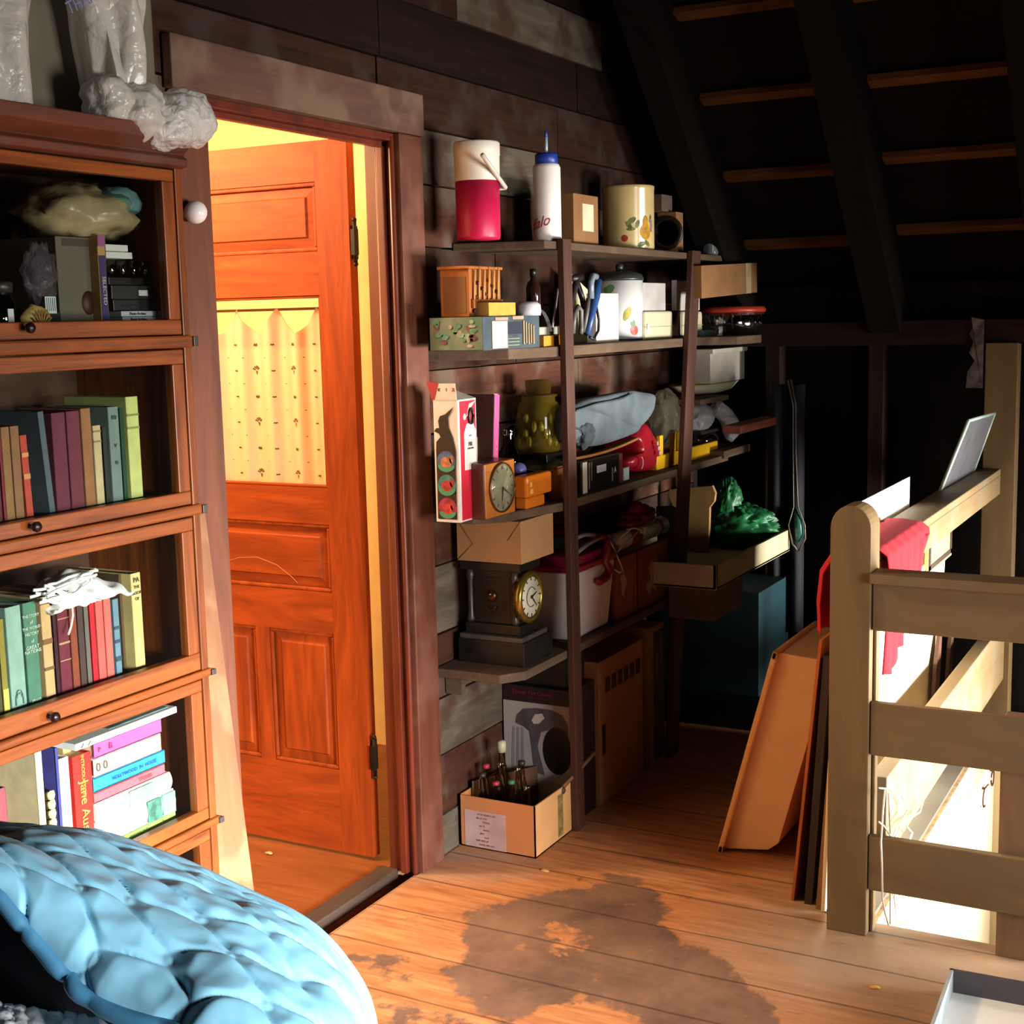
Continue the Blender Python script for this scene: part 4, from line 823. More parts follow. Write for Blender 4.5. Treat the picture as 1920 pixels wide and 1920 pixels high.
# ---- helper: box seen with near corner pxc; left face pxl..pxc (facing -X), front face pxc..pxr (facing -Y)
def SB(pxl, pxc, pxr, pt, zb, Yf=1.77, pb=None):
    ym = pb or pt; X = W(pxc, ym, Yf)[0]; xr = W(pxr, ym, Yf)[0]; yb = S(pxl, ym, X)[1]; h = W(pxc, pt, Yf)[2]-zb
    yb = min(yb, 2.008); return X, Yf, max(.01, xr-X), max(.02, yb-Yf), max(.004, h)
card = mat('#a87a4c', .85, var=.08, sc=9); cardd = mat('#8a6038', .85, var=.1, sc=9); tape = mat('#c8a870', .5)
def carton(name, s, zb, mm, label, cat='box', group=None, bev=.0015, rz=0):
    X, Y, w_, d, h = s; m = MB(); m.box((0, 0, 0), (w_, d, h)); o = m.build(name, mm, loc=(X, Y, zb+.0004), bev=bev, rot=(0, 0, rz)); tag(o, label, cat, group); return o, w_, d, h
def deco(o, name, a, b, mm): m = MB(); m.box(a, b); return m.build(name, mm, o)
# ================================================================ TOP SHELF
def cylat(pxc, pxw, Y, pb): # centre x and radius for a cylinder on plane Y
    c = W(pxc, pb, Y); return c[0], depth(c)*pxw/2/F
x, r = cylat(897.5, 85, 1.87, 440); zt = W(897, 268, 1.87)[2]; h = zt-Z1
jug = thing('beverage_jug', 'round red and white insulated jug with a swing handle on the top shelf', 'jug', (x, 1.87, Z1))
hr = h*.60
m = MB(); m.lathe([(0, 0), (r*.94, 0), (r*.97, .008), (r*.98, hr)], n=40); m.build('body', mat('#c01848', .4, var=.03), jug, label='crimson lower body')
m = MB(); m.lathe([(r*.98, hr), (r*.99, hr+.002), (r, h*.86), (r*1.02, h*.865), (r*1.02, h*.985), (r*.98, h), (0, h)], n=40); m.build('lid', mat('#d8d2c4', .45, var=.03), jug, label='off-white upper half')
m = MB(); T_ = W(905, 290, 1.87-r)-np.array([x, 1.87, Z1]); B_ = W(947, 352, 1.80)-np.array([x, 1.87, Z1])
Yh = 1.87-r*1.08; a_ = Vector(W(904, 290, Yh)-np.array([x, 1.87, Z1])); b_ = Vector(W(948, 352, Yh)-np.array([x, 1.87, Z1]))
m.tube([a_, (a_+b_)/2, b_], .0062, 8); m.tube([b_, b_+Vector((.012, .05, .0)), b_+Vector((.01, .15, .0))], .0055, 8); m.build('handle', mat('#dcd6c8', .4), jug)
x, r = cylat(1027, 52, 1.80, 443); h = W(1027, 308, 1.80)[2]-Z1; zc_ = W(1027, 297, 1.80)[2]-Z1; zs_ = W(1027, 246, 1.80)[2]-Z1
bo = thing('sports_bottle', 'tall white plastic sports bottle with blue cap and straw on the top shelf', 'bottle', (x, 1.80, Z1))
m = MB(); m.lathe([(0, 0), (r*.93, 0), (r, .006), (r, h-.012), (r*.9, h-.002), (r*.75, h)], n=36); m.build('body', mat('#ece6e2', .35, var=.02), bo)
m = MB(); m.lathe([(r*.78, h-.001), (r*.82, h), (r*.82, zc_+.008), (r*.74, zc_+.012), (0, zc_+.012)], n=36); m.build('cap', mat('#1c3c9c', .4), bo)
m = MB(); m.tube([(0, 0, zc_+.01), (0, 0, zs_-.018)], .005, 10); m.build('straw', mat('#b8c8d8', .3), bo)
m = MB(); m.tube([(0, 0, zs_-.018), (0, 0, zs_)], [.006, .003], 10); m.build('straw_tip', mat('#2a5ab0', .4), bo)
t = text('Buffalo', .042, bo, mat('#b82838', .5), (0, 0, 0), (0, 0, 0), shear=.3); me = t.data
for v in me.vertices:
    u, vv = v.co.x-.030, v.co.y; a = math.radians(-90-90)+u/r*.9; v.co = ((r+.0006+v.co.z*.5)*math.cos(a), (r+.0006+v.co.z*.5)*math.sin(a), .055+vv+u*.25)
o, w_, d, h = carton('small_carton', SB(997, 1076, 1122, 362, Z1, 1.79, 430), Z1, cardd, 'small brown carton with a white label between the sports bottle and the crock', 'carton')
deco(o, 'paper_label', (w_*.35, -.0006, h*.28), (w_*.8, 0, h*.82), mat('#d8ccac', .7))
x, r = cylat(1178.5, 98, 1.875, 452); h = W(1178, 350, 1.875)[2]-Z1
ck = thing('stoneware_crock', 'glossy cream crock decorated with a pear and berries on the top shelf', 'crock', (x, 1.875, Z1))
m = MB(); m.lathe([(0, 0), (r*.97, 0), (r*.985, .004), (r*.985, h-.015), (r, h-.012), (r, h-.002), (r*.96, h), (r*.92, h-.01), (r*.9, .01), (0, .01)], n=48); m.build('body', mat('#cdb47c', .22, var=.06, sc=14, spec=.7), ck)
def wrap(parent, name, polys, mm, R, ang0, z0, sc=1):
    for P in polys:
        m = MB(); n_ = len(P); cxx = sum(p[0] for p in P)/n_; czz = sum(p[1] for p in P)/n_
        V = [(cxx, czz)]+P; vs = []
        for (u, v) in V: a = ang0+u*sc/R; vs.append(((R+.0007)*math.cos(a), (R+.0007)*math.sin(a), z0+v*sc))
        m.add(vs, [(0, 1+i, 1+(i+1) % n_) for i in range(n_)]); m.build(name, mm, parent)
def ell(cx, cy, rx, ry, n=14, rot=0): return [(cx+rx*math.cos(a)*math.cos(rot)-ry*math.sin(a)*math.sin(rot), cy+rx*math.cos(a)*math.sin(rot)+ry*math.sin(a)*math.cos(rot)) for a in [2*math.pi*k/n for k in range(n)]]
A0 = math.radians(-139); 
wrap(ck, 'pear_decal', [ell(.028, .055, .018, .022), ell(.028, .08, .010, .018)], mat('#c8922c', .3, var=.2, sc=60), r*.985, A0, -.006, 1.25)
wrap(ck, 'leaf_decal', [ell(-.012, .085, .013, .007, 8, .6), ell(-.02, .072, .012, .006, 8, 2.2), ell(.003, .075, .012, .006, 8, 1.2), ell(-.014, .062, .012, .005, 8, .1), ell(.015, .022, .013, .007, 8, .3), ell(.034, .024, .012, .006, 8, 2.4), ell(.047, .09, .012, .005, 8, 1.3)], mat('#7c8450', .3, var=.3, sc=60), r*.985, A0, -.006, 1.25)
wrap(ck, 'berry_decal', [ell(-.032, .038, .009, .009)], mat('#a83a24', .3), r*.985, A0, -.006, 1.25)
wrap(ck, 'grape_decal', [ell(.052, .075, .006, .014), ell(.050, .06, .006, .006)], mat('#96788a', .3), r*.985, A0, -.006, 1.25)
s_ = SB(1233, 1268, 1281, 397, Z1, 1.80, 440)
o, w_, d, h = carton('speaker_box', s_, Z1, cardd, 'narrow tan box with a black round ring on its side right of the crock', 'box')
m = MB(); m.lathe([(0, .0), (h*.30, .0), (h*.40, -.012), (h*.42, -.002), (h*.42, .0)], T=TR(-.001, d*.5, h*.5)@Matrix.Rotation(-math.pi/2, 4, 'Y')@Matrix.Scale(-1, 4, (0, 0, 1)), n=32); m.build('ring', mat('#1c1412', .5), o)
carton('small_box', (s_[0]-.06, 1.83, .10, .06, W(1258, 367, 1.83)[2]-Z1-s_[4]-.001), Z1+s_[4]+.001, mat('#5e4c40', .8), 'small grey-brown box on top of the tan ring box')
x, r = cylat(1333, 28, 1.785, 462); h = W(1333, 430, 1.785)[2]-Z1
m = MB(); m.lathe([(0, .001), (r*.9, .001), (r, .01), (r, h*.8), (r*.85, h), (r*.8, h)], n=24); o = m.build('glass_jar', film('#8c9898', .6, .15), loc=(x, 1.785, Z1)); tag(o, 'small grey-blue glass jar past the second upright on the top shelf', 'jar')
# ================================================================ SECOND SHELF
pic = mat('#4c6a5c', .8, sc=22, h2='#74786a')
o, w_, d, h = carton('collage_box', SB(806, 906, 1012, 594, Z2, 1.775, 640), Z2, mat('#3a4a54', .7, var=.2, sc=18), 'long decoupage box with teal flower picture and dark collage on the second shelf', 'box')
deco(o, 'flower_picture', (-.0008, .002, .002), (0, d-.002, h-.001), pic)
rr = random.Random(11)
for nm, c_, n_ in (('blossoms', '#a8a090', 7), ('leaves', '#5a9078', 8), ('petals', '#70404a', 6), ('highlights', '#8ab09a', 5)):
    m = MB()
    for k in range(n_):
        cy, cz2, rx, ry = rr.uniform(.02, d-.02), rr.uniform(.012, h-.012), rr.uniform(.005, .014), rr.uniform(.004, .010)
        m.add([(-.0012-.0002*n_, p[0], p[1]) for p in ell(cy, cz2, min(rx, cy-.002, d-cy-.002), min(ry, cz2-.002, h-cz2-.002), 9, rr.uniform(0, 3) if 0 else 0)], [tuple(range(9))])
    m.build(nm, mat(c_, .8, var=.2, sc=60), o)
deco(o, 'cream_card', (w_*.14, -.003, .004), (w_*.40, -.0006, h*.86), mat('#d8ceb0', .8)); deco(o, 'navy_patch', (w_*.40, -.0016, h*.45), (w_*.66, -.0004, h*.82), mat('#1c2236', .7))
deco(o, 'tan_strip', (w_*.2, -.002, h*.88), (w_*.42, -.0006, h*.97), mat('#b08c74', .8)); deco(o, 'tan_strip', (w_*.5, -.002, h*.9), (w_*.7, -.0006, h*1.0), mat('#b08a70', .8))
m = MB()
for k in range(5): m.box((w_*(.68+.045*k), -.004, h*(.12+.03*(k % 2))), (w_*(.70+.045*k), -.001, h*(.85-.04*k)))
m.build('twig_stripes', mat('#a09070', .8), o)
m = MB(); [m.box((w_*.42, -.001, h*(.1+.1*k)), (w_*.62, -.0002, h*(.13+.1*k))) for k in range(3)]; m.build('dark_stripes', mat('#8a8a70', .8), o)
zc2 = Z2+h+.0008
# orange utensil box on top
s_ = SB(826, 880, 939, 510, zc2, 1.83, 560); X, Y, w_, d, h = s_; h = W(880, 504, 1.83)[2]-zc2
rk = thing('utensil_box', 'orange wooden box with painted utensils on its front standing on the collage box', 'box', (X, Y, zc2))
ow = wood('#a86424', '#86481a', 2, 6, 8, .6, .1)
m = MB(); m.box((0, 0, 0), (w_, d, h)); m.build('case', ow, rk, bev=.002)
m = MB(); m.box((-.001, .01, .01), (0, d-.01, h-.02)); m.build('side_panel', mat('#7c4e26', .7, var=.15, sc=8), rk)
m = MB(); m.box((-.01, -.006, h), (w_+.004, d+.004, h+.008)); m.build('lid', ow, rk, bev=.002)
m = MB()
for k in range(6): m.tube([(w_*(.1+.15*k), -.004, h*.25), (w_*(.12+.15*k), -.006, h*.98+.01*(k % 2))], .0032, 6)
m.build('utensils', mat('#c08a4a', .6), rk)
m = MB()
for k in range(12): cx0, cz0 = w_*(.1+.8*((k*37) % 12)/12), h*(.12+.7*((k*53) % 12)/12); m.lathe([(0, -.002), (.006, 0), (0, .002)], (0, 0, 0), 8, T=TR(cx0, -.006, cz0)@Matrix.Rotation(math.pi/2, 4, 'X'))
m.build('berries', mat('#6e3018', .6, var=.2, sc=40), rk)
m = MB(); m.box((w_*.05, -.008, h*.18), (w_*.98, -.001, h*.36)); m.build('front_rail', wood('#b4682c', '#8a4a1e', 0), rk)
s_ = SB(868, 916, 966, 567, zc2, 1.785, 580); o, w_, d, h = carton('yellow_box', s_, zc2, mat('#8a6c34', .7, var=.1), 'low yellow-ended narrow box in front of the utensil box')
deco(o, 'yellow_panel', (0, -.001, .001), (w_, 0, h-.001), mat('#b09838', .7, var=.1, sc=30))
x, r = cylat(1000, 27, 1.90, 560); zb = zc2; h = W(1000, 517, 1.9)[2]-zb
bt = thing('dark_bottle', 'dark brown glass bottle with a red band behind the tape roll', 'bottle', (x, 1.90, zb))
m = MB(); m.lathe([(0, 0), (r, 0), (r, h*.72), (r*.75, h*.84), (r*.4, h*.9), (r*.4, h)], n=24); m.build('body', mat('#2a1410', .12, var=.1), bt)
m = MB(); m.lathe([(r*1.01, .004), (r*1.02, h*.3)], n=24); m.build('band', mat('#b01c2c', .5), bt); m = MB(); m.lathe([(r*.45, h), (r*.45, h+.02), (0, h+.022)], n=16); m.build('cap', mat('#181210', .4), bt)
m = MB(); xw, r = cylat(990, 50, 1.83, 590); m.lathe([(r*.95, 0), (r, .012), (r*.96, .03), (r*.7, .04), (r*.5, .038)], n=28); o = m.build('tape_roll', mat('#c4c4c8', .4, var=.06), loc=(xw, 1.83, zc2)); tag(o, 'white-grey tape roll with a loose curled tail on the collage box', 'tape roll')
m = MB(); m.grid(lambda u, v: (r*.9+.022*math.sin(u*1.6), -.02+.012*v-.03*u, .018-.065*u*u), 14, 2); m.build('loose_tail', film('#d0d4dc', .95, .3), o)
m = MB(); a = W(1036, 612, 1.77); b = W(1046, 540, 1.80); m.tube([(0, 0, 0), tuple((b-a)*.5+np.array([.002, 0, 0])), tuple(b-a)], .003, 8); tag(m.build('thin_rod', mat('#c8c4c4', .3, .5), loc=(a[0], a[1], Z2+.055)), 'thin pale rod standing left of the first upright on the second shelf', 'rod')
zt = Z2
o, w_, d, h = carton('orange_box', SB(1008, 1020, 1074, 630, Z2, 1.775, 640), Z2, mat('#c88422', .5, var=.08), 'flat orange-yellow box behind the first upright on the second shelf')
carton('grey_box', (X0g := o.location.x+.002, 1.79, w_*.62, .07, .024), Z2+h+.001, mat('#9a9a90', .6), 'flat grey box on top of the orange-yellow box')
carton('cream_box', (o.location.x+w_*.66, 1.785, w_*.30, .05, .026), Z2+h+.001, mat('#e0d0b0', .6), 'little cream box beside the flat grey one on the orange-yellow box')
# long-handled tools and blue arm in front of cream folder
a = W(1062, 625, 1.93); 
sheet('cream_folder', [(W(1066, 620, 1.93)[0], 1.93, Z2+.001), (W(1100, 620, 1.93)[0], 1.93, Z2+.001), (W(1104, 560, 1.95)[0], 1.95, W(1104, 545, 1.95)[2]), (W(1066, 500, 1.95)[0], 1.95, W(1066, 508, 1.95)[2])], .01, mat('#c8c4a0', .8), 'cream card folder standing behind the black tongs', 'folder')
def px3(L, Y, o): return [Vector(W(x_, y_, Y))-Vector(o) for x_, y_ in L]
o0 = W(1085, 626, 1.80); o0[2] = Z2
m = MB(); m.tube(px3([(1082, 516), (1078, 540), (1070, 570), (1063, 590)], 1.80, o0), .010, 8); m.tube(px3([(1078, 518), (1092, 560), (1098, 600), (1091, 624)], 1.81, o0), .009, 8); m.tube(px3([(1072, 522), (1092, 520)], 1.80, o0), .010, 8)
tag(m.build('black_tongs', mat('#1c1816', .45), loc=tuple(o0)), 'pair of black crossed handles leaning behind the first upright', 'tongs')
m = MB(); m.tube(px3([(1074, 625), (1077, 590), (1084, 575), (1090, 582), (1090, 615), (1089, 626)], 1.785, o0), .008, 8); m.tube(px3([(1094, 624), (1101, 580), (1103, 560)], 1.785, o0), .008, 8); tag(m.build('grey_pliers', mat('#585250', .45), loc=tuple(o0)), 'grey-brown bent pliers in front of the black crossed handles', 'pliers')
o0 = W(1100, 628, 1.775); o0[2] = Z2
m = MB(); m.tube(px3([(1101, 627), (1109, 590), (1117, 555), (1122, 525)], 1.775, o0), [.010, .012, .014, .012], 10); bl = m.build('blue_hand_pump', mat('#24467a', .4, var=.06), loc=tuple(o0)); tag(bl, 'blue tubular hand tool with grey head leaning against the white box', 'hand pump')
m = MB(); m.tube(px3([(1108, 560), (1108, 530), (1112, 517), (1118, 519)], 1.77, o0), .010, 10); m.build('grip', mat('#7c8894', .35), bl)
m = MB(); m.tube(px3([(1118, 575), (1123, 600), (1122, 620), (1113, 636), (1106, 632)], 1.77, o0), .0045, 8); m.build('hose', mat('#141414', .5), bl)
o, w_, d, h = carton('white_box', SB(1100, 1118, 1160, 550, Z2, 1.80, 600), Z2, mat('#ddd0c4', .5, var=.02), 'plain white upright box leaning against the vegetable canister')
x, r = cylat(1163, 86, 1.89, 630); h = W(1163, 527, 1.89)[2]-Z2; hl = W(1150, 495, 1.89)[2]-Z2
cn = thing('enamel_canister', 'white enamel canister with vegetable decals and black knobbed lid', 'canister', (x, 1.89, Z2))
m = MB(); m.lathe([(0, 0), (r, 0), (r, h)], n=44); m.build('body', mat('#dcdcdc', .25, var=.02), cn); m = MB(); m.lathe([(r*1.005, 0), (r*1.01, .006)], n=44); m.build('base_rim', mat('#2a3440', .4), cn)
m = MB(); m.lathe([(r*1.04, h), (r*1.05, h+.008), (r*.95, h+.022), (r*.5, h+.032), (0, h+.034)], n=40); m.lathe([(.012, 0), (.014, .018), (.010, .024), (0, .025)], (0, 0, h+.033), 14); m.build('lid', mat('#343836', .35, .2, var=.1), cn)
A0 = math.radians(-132)
wrap(cn, 'tomato_decal', [ell(.018, .034, .017, .017)], mat('#d03020', .4), r, A0, 0); wrap(cn, 'leaf_decal', [ell(.016, .056, .006, .012), ell(.010, .054, .006, .010, 10, .5), ell(-.075, .17, .020, .012), ell(-.065, .178, .014, .010)], mat('#4a7a48', .4), r, A0, 0)
wrap(cn, 'corn_decal', [ell(-.005, .092, .010, .022, 12, -.3), ell(-.014, .085, .008, .020, 12, -.2)], mat('#b0a838', .4, var=.2, sc=60), r, A0, 0)
o, w_, d, h = carton('lower_cream_case', SB(1196, 1210, 1262, 584, Z2, 1.80, 620), Z2, mat('#c8bfa0', .45, var=.04), 'cream plastic latched case left of the second upright', 'case', bev=.008)
o.name = 'cream_case'; deco(o, 'latch', (.01, -.004, h*.35), (.028, 0, h*.55), mat('#e8e2c8', .4)); deco(o, 'seam', (0, -.001, h*.44), (w_, 0, h*.46), mat('#9a9274', .5))
hc = h
s2 = SB(1270, 1281, 1318, 584, Z2, 1.80, 620); o, w2, d2, h2 = carton('cream_case', s2, Z2, mat('#ccc4a4', .45, var=.04), 'cream plastic latched case behind the second upright', 'case', bev=.012); deco(o, 'seam', (0, -.001, h2*.44), (w2, 0, h2*.46), mat('#9a9274', .5))
zz = Z2+max(hc, h2)+.001
carton('white_carton', SB(1196, 1206, 1248, 530, zz, 1.82, 560), zz, mat('#b8b2b0', .6), 'pale grey-white carton resting on the left cream case', 'carton')
carton('white_carton', SB(1262, 1269, 1312, 525, zz, 1.80, 560), zz, mat('#c8c4c0', .6), 'white carton resting on the cream case behind the second upright', 'carton')
# right of second upright
zr = Z2
o, w_, d, h = carton('brown_carton', (W(1316, 530, 1.70)[0], 1.70, W(1420, 530, 1.70)[0]-W(1316, 530, 1.70)[0], .04, .115), W(1320, 560, 1.70)[2], cardd, 'tilted brown carton with pale tape past the second upright', 'carton', rz=0)
o.rotation_euler = (0, -.04, 0)
deco(o, 'tape', (w_*.78, -.001, 0), (w_*.88, 0, h), mat('#b09c74', .5))
x, y_ = W(1372, 590, 1.74)[0], 1.74; m = MB(); rr_ = depth((x, y_, 1.5))*60/F
m.lathe([(0, 0), (rr_*.8, 0), (rr_*.92, .03), (rr_, .085)], n=36); o = m.build('plastic_tub', glass('#d8d4d4', .7, .2, .1), loc=(x, y_, Z2+.001), rot=(0, 0, 0)); tag(o, 'clear scalloped plastic tub with a red-orange lid past the second upright', 'tub')
m = MB(); m.lathe([(0, .09), (rr_*1.04, .085), (rr_*1.06, .095), (rr_*1.0, .106), (0, .108)], n=36); m.build('lid', mat('#a83424', .4, var=.1), o)
m = MB(); [m.tube([(rr_*.8*math.cos(a), rr_*.8*math.sin(a), .003), (rr_*.99*math.cos(a), rr_*.99*math.sin(a), .08)], .003, 5) for a in np.linspace(0, 6.1, 22)]; m.build('ribs', glass('#f0f0f0', .7, .35, .1), o)
s_ = SB(1316, 1320, 1338, 604, Z2, 1.775, 612); carton('teal_block', (s_[0], 1.775, s_[2], .03, .022), Z2, mat('#4a6a62', .6), 'small teal block at the shelf edge past the second upright', 'block')
# short shelf: white box on tray
zt2 = W(1350, 742, 1.76)[2]
m = MB(); x0, x1 = W(1316, 735, 1.78)[0], W(1415, 710, 1.78)[0]; cxm = (x0+x1)/2; rx_ = (x1-x0)/2
m.lathe([(0, .002), (rx_*.5, .002), (rx_*.75, .01), (rx_, .042), (rx_*.985, .042), (rx_*.72, .016), (0, .008)], n=40, sy=.3); o = m.build('serving_dish', mat('#cfc8a8', .4, var=.04), loc=(cxm, 1.88, zt2)); tag(o, 'oval cream serving dish with a yellow inside on the short shelf', 'dish')
m = MB(); m.lathe([(0, .0085), (rx_*.72, .0165), (rx_*.97, .0415)], n=40, sy=.28); m.build('inside_glaze', mat('#a8941c', .4), o)
s_ = SB(1302, 1332, 1396, 664, zt2+.044, 1.80, 700); o, w_, d, h = carton('white_lidded_box', s_, zt2+.044, mat('#c0b8ac', .7), 'white lidded box standing on the oval dish'); m = MB(); m.box((-.004, -.012, h), (w_+.002, d, h+.018)); m.build('lid', mat('#c8c2b4', .7), o, bev=.002)
# ================================================================ THIRD SHELF
s_ = SB(815, 862, 897, 752, Z3, 1.84, 950); X, Y, w_, d, h = s_; h = W(862, 750, Y)[2]-Z3; ht = W(835, 718, Y+.05)[2]-Z3
d = S(815, 850, X)[1]-Y; d = min(d, .165)
fx = thing('extinguisher_box', 'tall red, black and white fire extinguisher box at the left end of the third shelf', 'box', (X, Y, Z3))
m = MB(); m.box((0, 0, 0), (w_, d, h)); m.build('carton_body', mat('#d0cccc', .6, var=.03), fx)
m = MB(); m.prism([(0, h), (d-.006, h), (d-.02, ht), (.004, ht)], -.001, .001, 0); m.build('raised_flap', mat('#d0cac8', .6), fx)
m = MB(); m.prism([(d-.006, h-.02), (d, h-.01), (d+.02, ht+.005), (d-.02, ht)], .001, .003, 0); m.build('red_flap', mat('#a02838', .6), fx)
m = MB(); m.quad((0, .0, h), (w_, .0, h), (w_*.6, .05, h+.026), (0, .05, h+.02)); m.build('open_flap', mat('#8a8678', .7), fx, solid=.002)
# black picture of extinguisher on the left face (y from front=0 to back=d)
m = MB(); P = [(.008, .008), (d-.006, .008), (d-.006, h*.58), (d*.9, h*.66), (d*.72, h*.70), (d*.78, h*.73), (d*.98, h*.745), (d*.9, h*.77), (d*.76, h*.775), (d*.80, h*.83), (d*.72, h*.87), (d*.5, h*.885), (d*.12, h*.95), (d*.38, h*.86), (d*.36, h*.78), (d*.2, h*.70), (d*.08, h*.58), (.008, h*.45)]
m.add([(-.0016, a, b) for a, b in P], [tuple(range(len(P)))]); m.build('black_print', mat('#1a1214', .5, var=.1), fx)
for j, (cz_, c1, c2) in enumerate(((.50, '#4a6a9c', '#c07858'), (.305, '#3a7a80', '#b03038'), (.115, '#a02850', '#c03a38'))):
    m = MB(); m.add([(-.0024, a, b) for a, b in ell(d*.5, h*cz_, d*.39, h*.088, 28)], [tuple(range(28))]); m.build('round_picture', mat(c1, .5, var=.3, sc=50), fx)
    m = MB(); m.add([(-.003, a, b) for a, b in ell(d*.5, h*(cz_-.005), d*.24, h*.045, 10)], [tuple(range(10))]); m.add([(-.003, a, b) for a, b in ell(d*.28, h*(cz_+.02), d*.09, h*.035, 10)], [tuple(range(10))]); m.build('round_picture_motif', mat(c2, .5, var=.3, sc=90), fx)
    m = MB(); m.add([(-.0028, a, b) for a, b in [(d*.5+d*.36*math.cos(t), h*cz_-h*.03+h*.055*math.sin(t)) for t in np.linspace(math.pi, 2*math.pi, 12)]], [tuple(range(12))]); m.build('round_picture_ground', mat('#3f8a6a', .5), fx)
m = MB(); m.box((w_*.08, -.001, .004), (w_*.96, 0, h-.004)); m.build('red_face', mat('#c0122c', .5, var=.05), fx)
m = MB(); m.box((.001, -.0012, 0), (w_*.1, 0, h)); m.box((w_*.72, -.0016, 0), (w_*.98, 0, h*.48)); m.build('white_edge', mat('#dcd4d0', .5), fx)
m = MB(); m.add([(a, -.002, b) for a, b in [(w_*.3, h*.42), (w_*.92, h*.42), (w_*.92, h*.74), (w_*.8, h*.80), (w_*.45, h*.80), (w_*.3, h*.72)]], [tuple(range(6))]); m.build('white_panel', mat('#dccfc8', .5), fx)
m = MB(); m.tube([(w_*.66+.012*math.cos(a), -.004, h*.86+.02*math.sin(a)) for a in np.linspace(0, 6.283, 18)], .004, 6); m.build('gauge', mat('#141012', .4), fx)
m = MB(); m.add([(a, -.0022, b) for a, b in [(w_*.45, h*.86), (w_*.6, h*.96), (w_*.95, h*.98), (w_*.7, h*.93), (w_*.6, h*.87)]], [(0, 1, 2, 3, 4)]); m.add([(a, -.0022, b) for a, b in ell(w_*.35, h*.86, .008, .009, 8)], [tuple(range(8))]); m.build('handle_print', mat('#e8c8b8', .5), fx)
text('FIRE', .016, fx, mat('#4a3a3c', .5), (w_*.62, -.003, h*.63), RX, sx=.8); text('EXTINGUISHER', .0065, fx, mat('#4a3a3c', .5), (w_*.62, -.003, h*.595), RX, sx=.75); text('HOME', .006, fx, mat('#8a7a7c', .5), (w_*.62, -.003, h*.70), RX)
for k, (ch, c_) in enumerate((('K', '#1a2a2a'), ('I', '#6a6a6a'), ('X', '#a02838'))): text(ch, .013, fx, mat(c_, .5), (-.0018, d*.72-k*.022, h+(ht-h)*.62), RL)
zs3 = Z3
# tan torn card + purple book + pink book leaning
sheet('kraft_card', [(W(893, 860, 1.90)[0], 1.90, Z3), (W(908, 860, 1.90)[0], 1.90, Z3), (W(907, 830, 1.91)[0], 1.91, W(907, 832, 1.91)[2]), (W(893, 815, 1.91)[0], 1.91, W(893, 818, 1.91)[2])], .003, mat('#c4ac84', .8), 'torn kraft card corner between the extinguisher box and the pink book', 'card')
a = W(920, 858, 1.86); tpp = W(933, 742, 1.86); hb = (tpp[2]-Z3)*1.02
pb_ = thing('pink_book', 'pink-spined dark purple book leaning behind the wooden clock', 'book', (a[0]-.004, 1.86, Z3+.001), rot=(0, .10, 0))
m = MB(); m.box((0, .0, 0), (.030, .13, hb)); m.build('cover', mat('#3c1a24', .6), pb_, bev=.001); m = MB(); m.box((.001, -.0015, .001), (.03, 0, hb-.001)); m.build('spine', mat('#b0388c', .5, h2='#c05470', sc=8), pb_)
m = MB(); m.box((.002, .002, hb), (.028, .12, hb+.001)); m.build('pages', mat('#d8c8b0', .7), pb_)
text('COOKBOOK', .019, pb_, mat('#d8885a', .5), (.016, -.0022, hb*.45), (math.pi/2, -math.pi/2, 0))
# lamp chimney (smoky glass)
x, r = cylat(955, 44, 1.93, 870); zt = W(955, 795, 1.93)[2]-Z3
m = MB(); m.lathe([(r*.55, .0), (r*.75, zt*.25), (r*.95, zt*.5), (r*.85, zt*.62), (r*.55, zt*.74), (r*.52, zt*.9), (r*.62, zt)], n=30); o = m.build('lamp_chimney', glass('#a89c7c', .72, .12), loc=(x, 1.93, Z3+.001)); tag(o, 'smoky glass oil-lamp chimney behind the wooden clock', 'lamp chimney')
# amber jar
x, r = cylat(1011, 80, 1.92, 830); zb = W(1011, 846, 1.92)[2]; h = W(1011, 738, 1.92)[2]-zb; hk = W(1011, 712, 1.92)[2]-zb
sup = carton('dark_tin', (x-r*1.05, 1.86, 2*r, .13, zb-Z3-.003), Z3, mat('#16130f', .35, .3), 'low dark tin holding up the amber jar', 'tin')
jr = thing('amber_glass_jar', 'large square-shouldered amber glass jar with glass lid on the third shelf', 'jar', (x, 1.92, zb))
m = MB(); m.lathe([(0, .001), (r*.95, .001), (r*1.0, .012), (r, h*.74), (r*.93, h*.84), (r*.78, h*.88), (r*.78, h*.96)], n=40); m.build('body', film('#6e5c1c', .55, .06), jr)
m = MB(); m.lathe([(r*.88, h*.955), (r*.88, h*.985), (r*.62, h), (r*.58, h), (r*.62, hk), (0, hk+.002)], n=32); m.build('lid', film('#5a4018', .7, .08), jr)
m = MB()
for a in np.linspace(0, 6.28, 9)[:-1]:
    for q in range(4): m.blob((r*.995*math.cos(a+.25*math.sin(q*2.3+a*5)), r*.995*math.sin(a+.25*math.sin(q*2.3+a*5)), h*(.2+.13*q)), (.008, .008, .016), .3, 4, q+a, 10)
m.build('relief', film('#a08c30', .55, .06), jr)
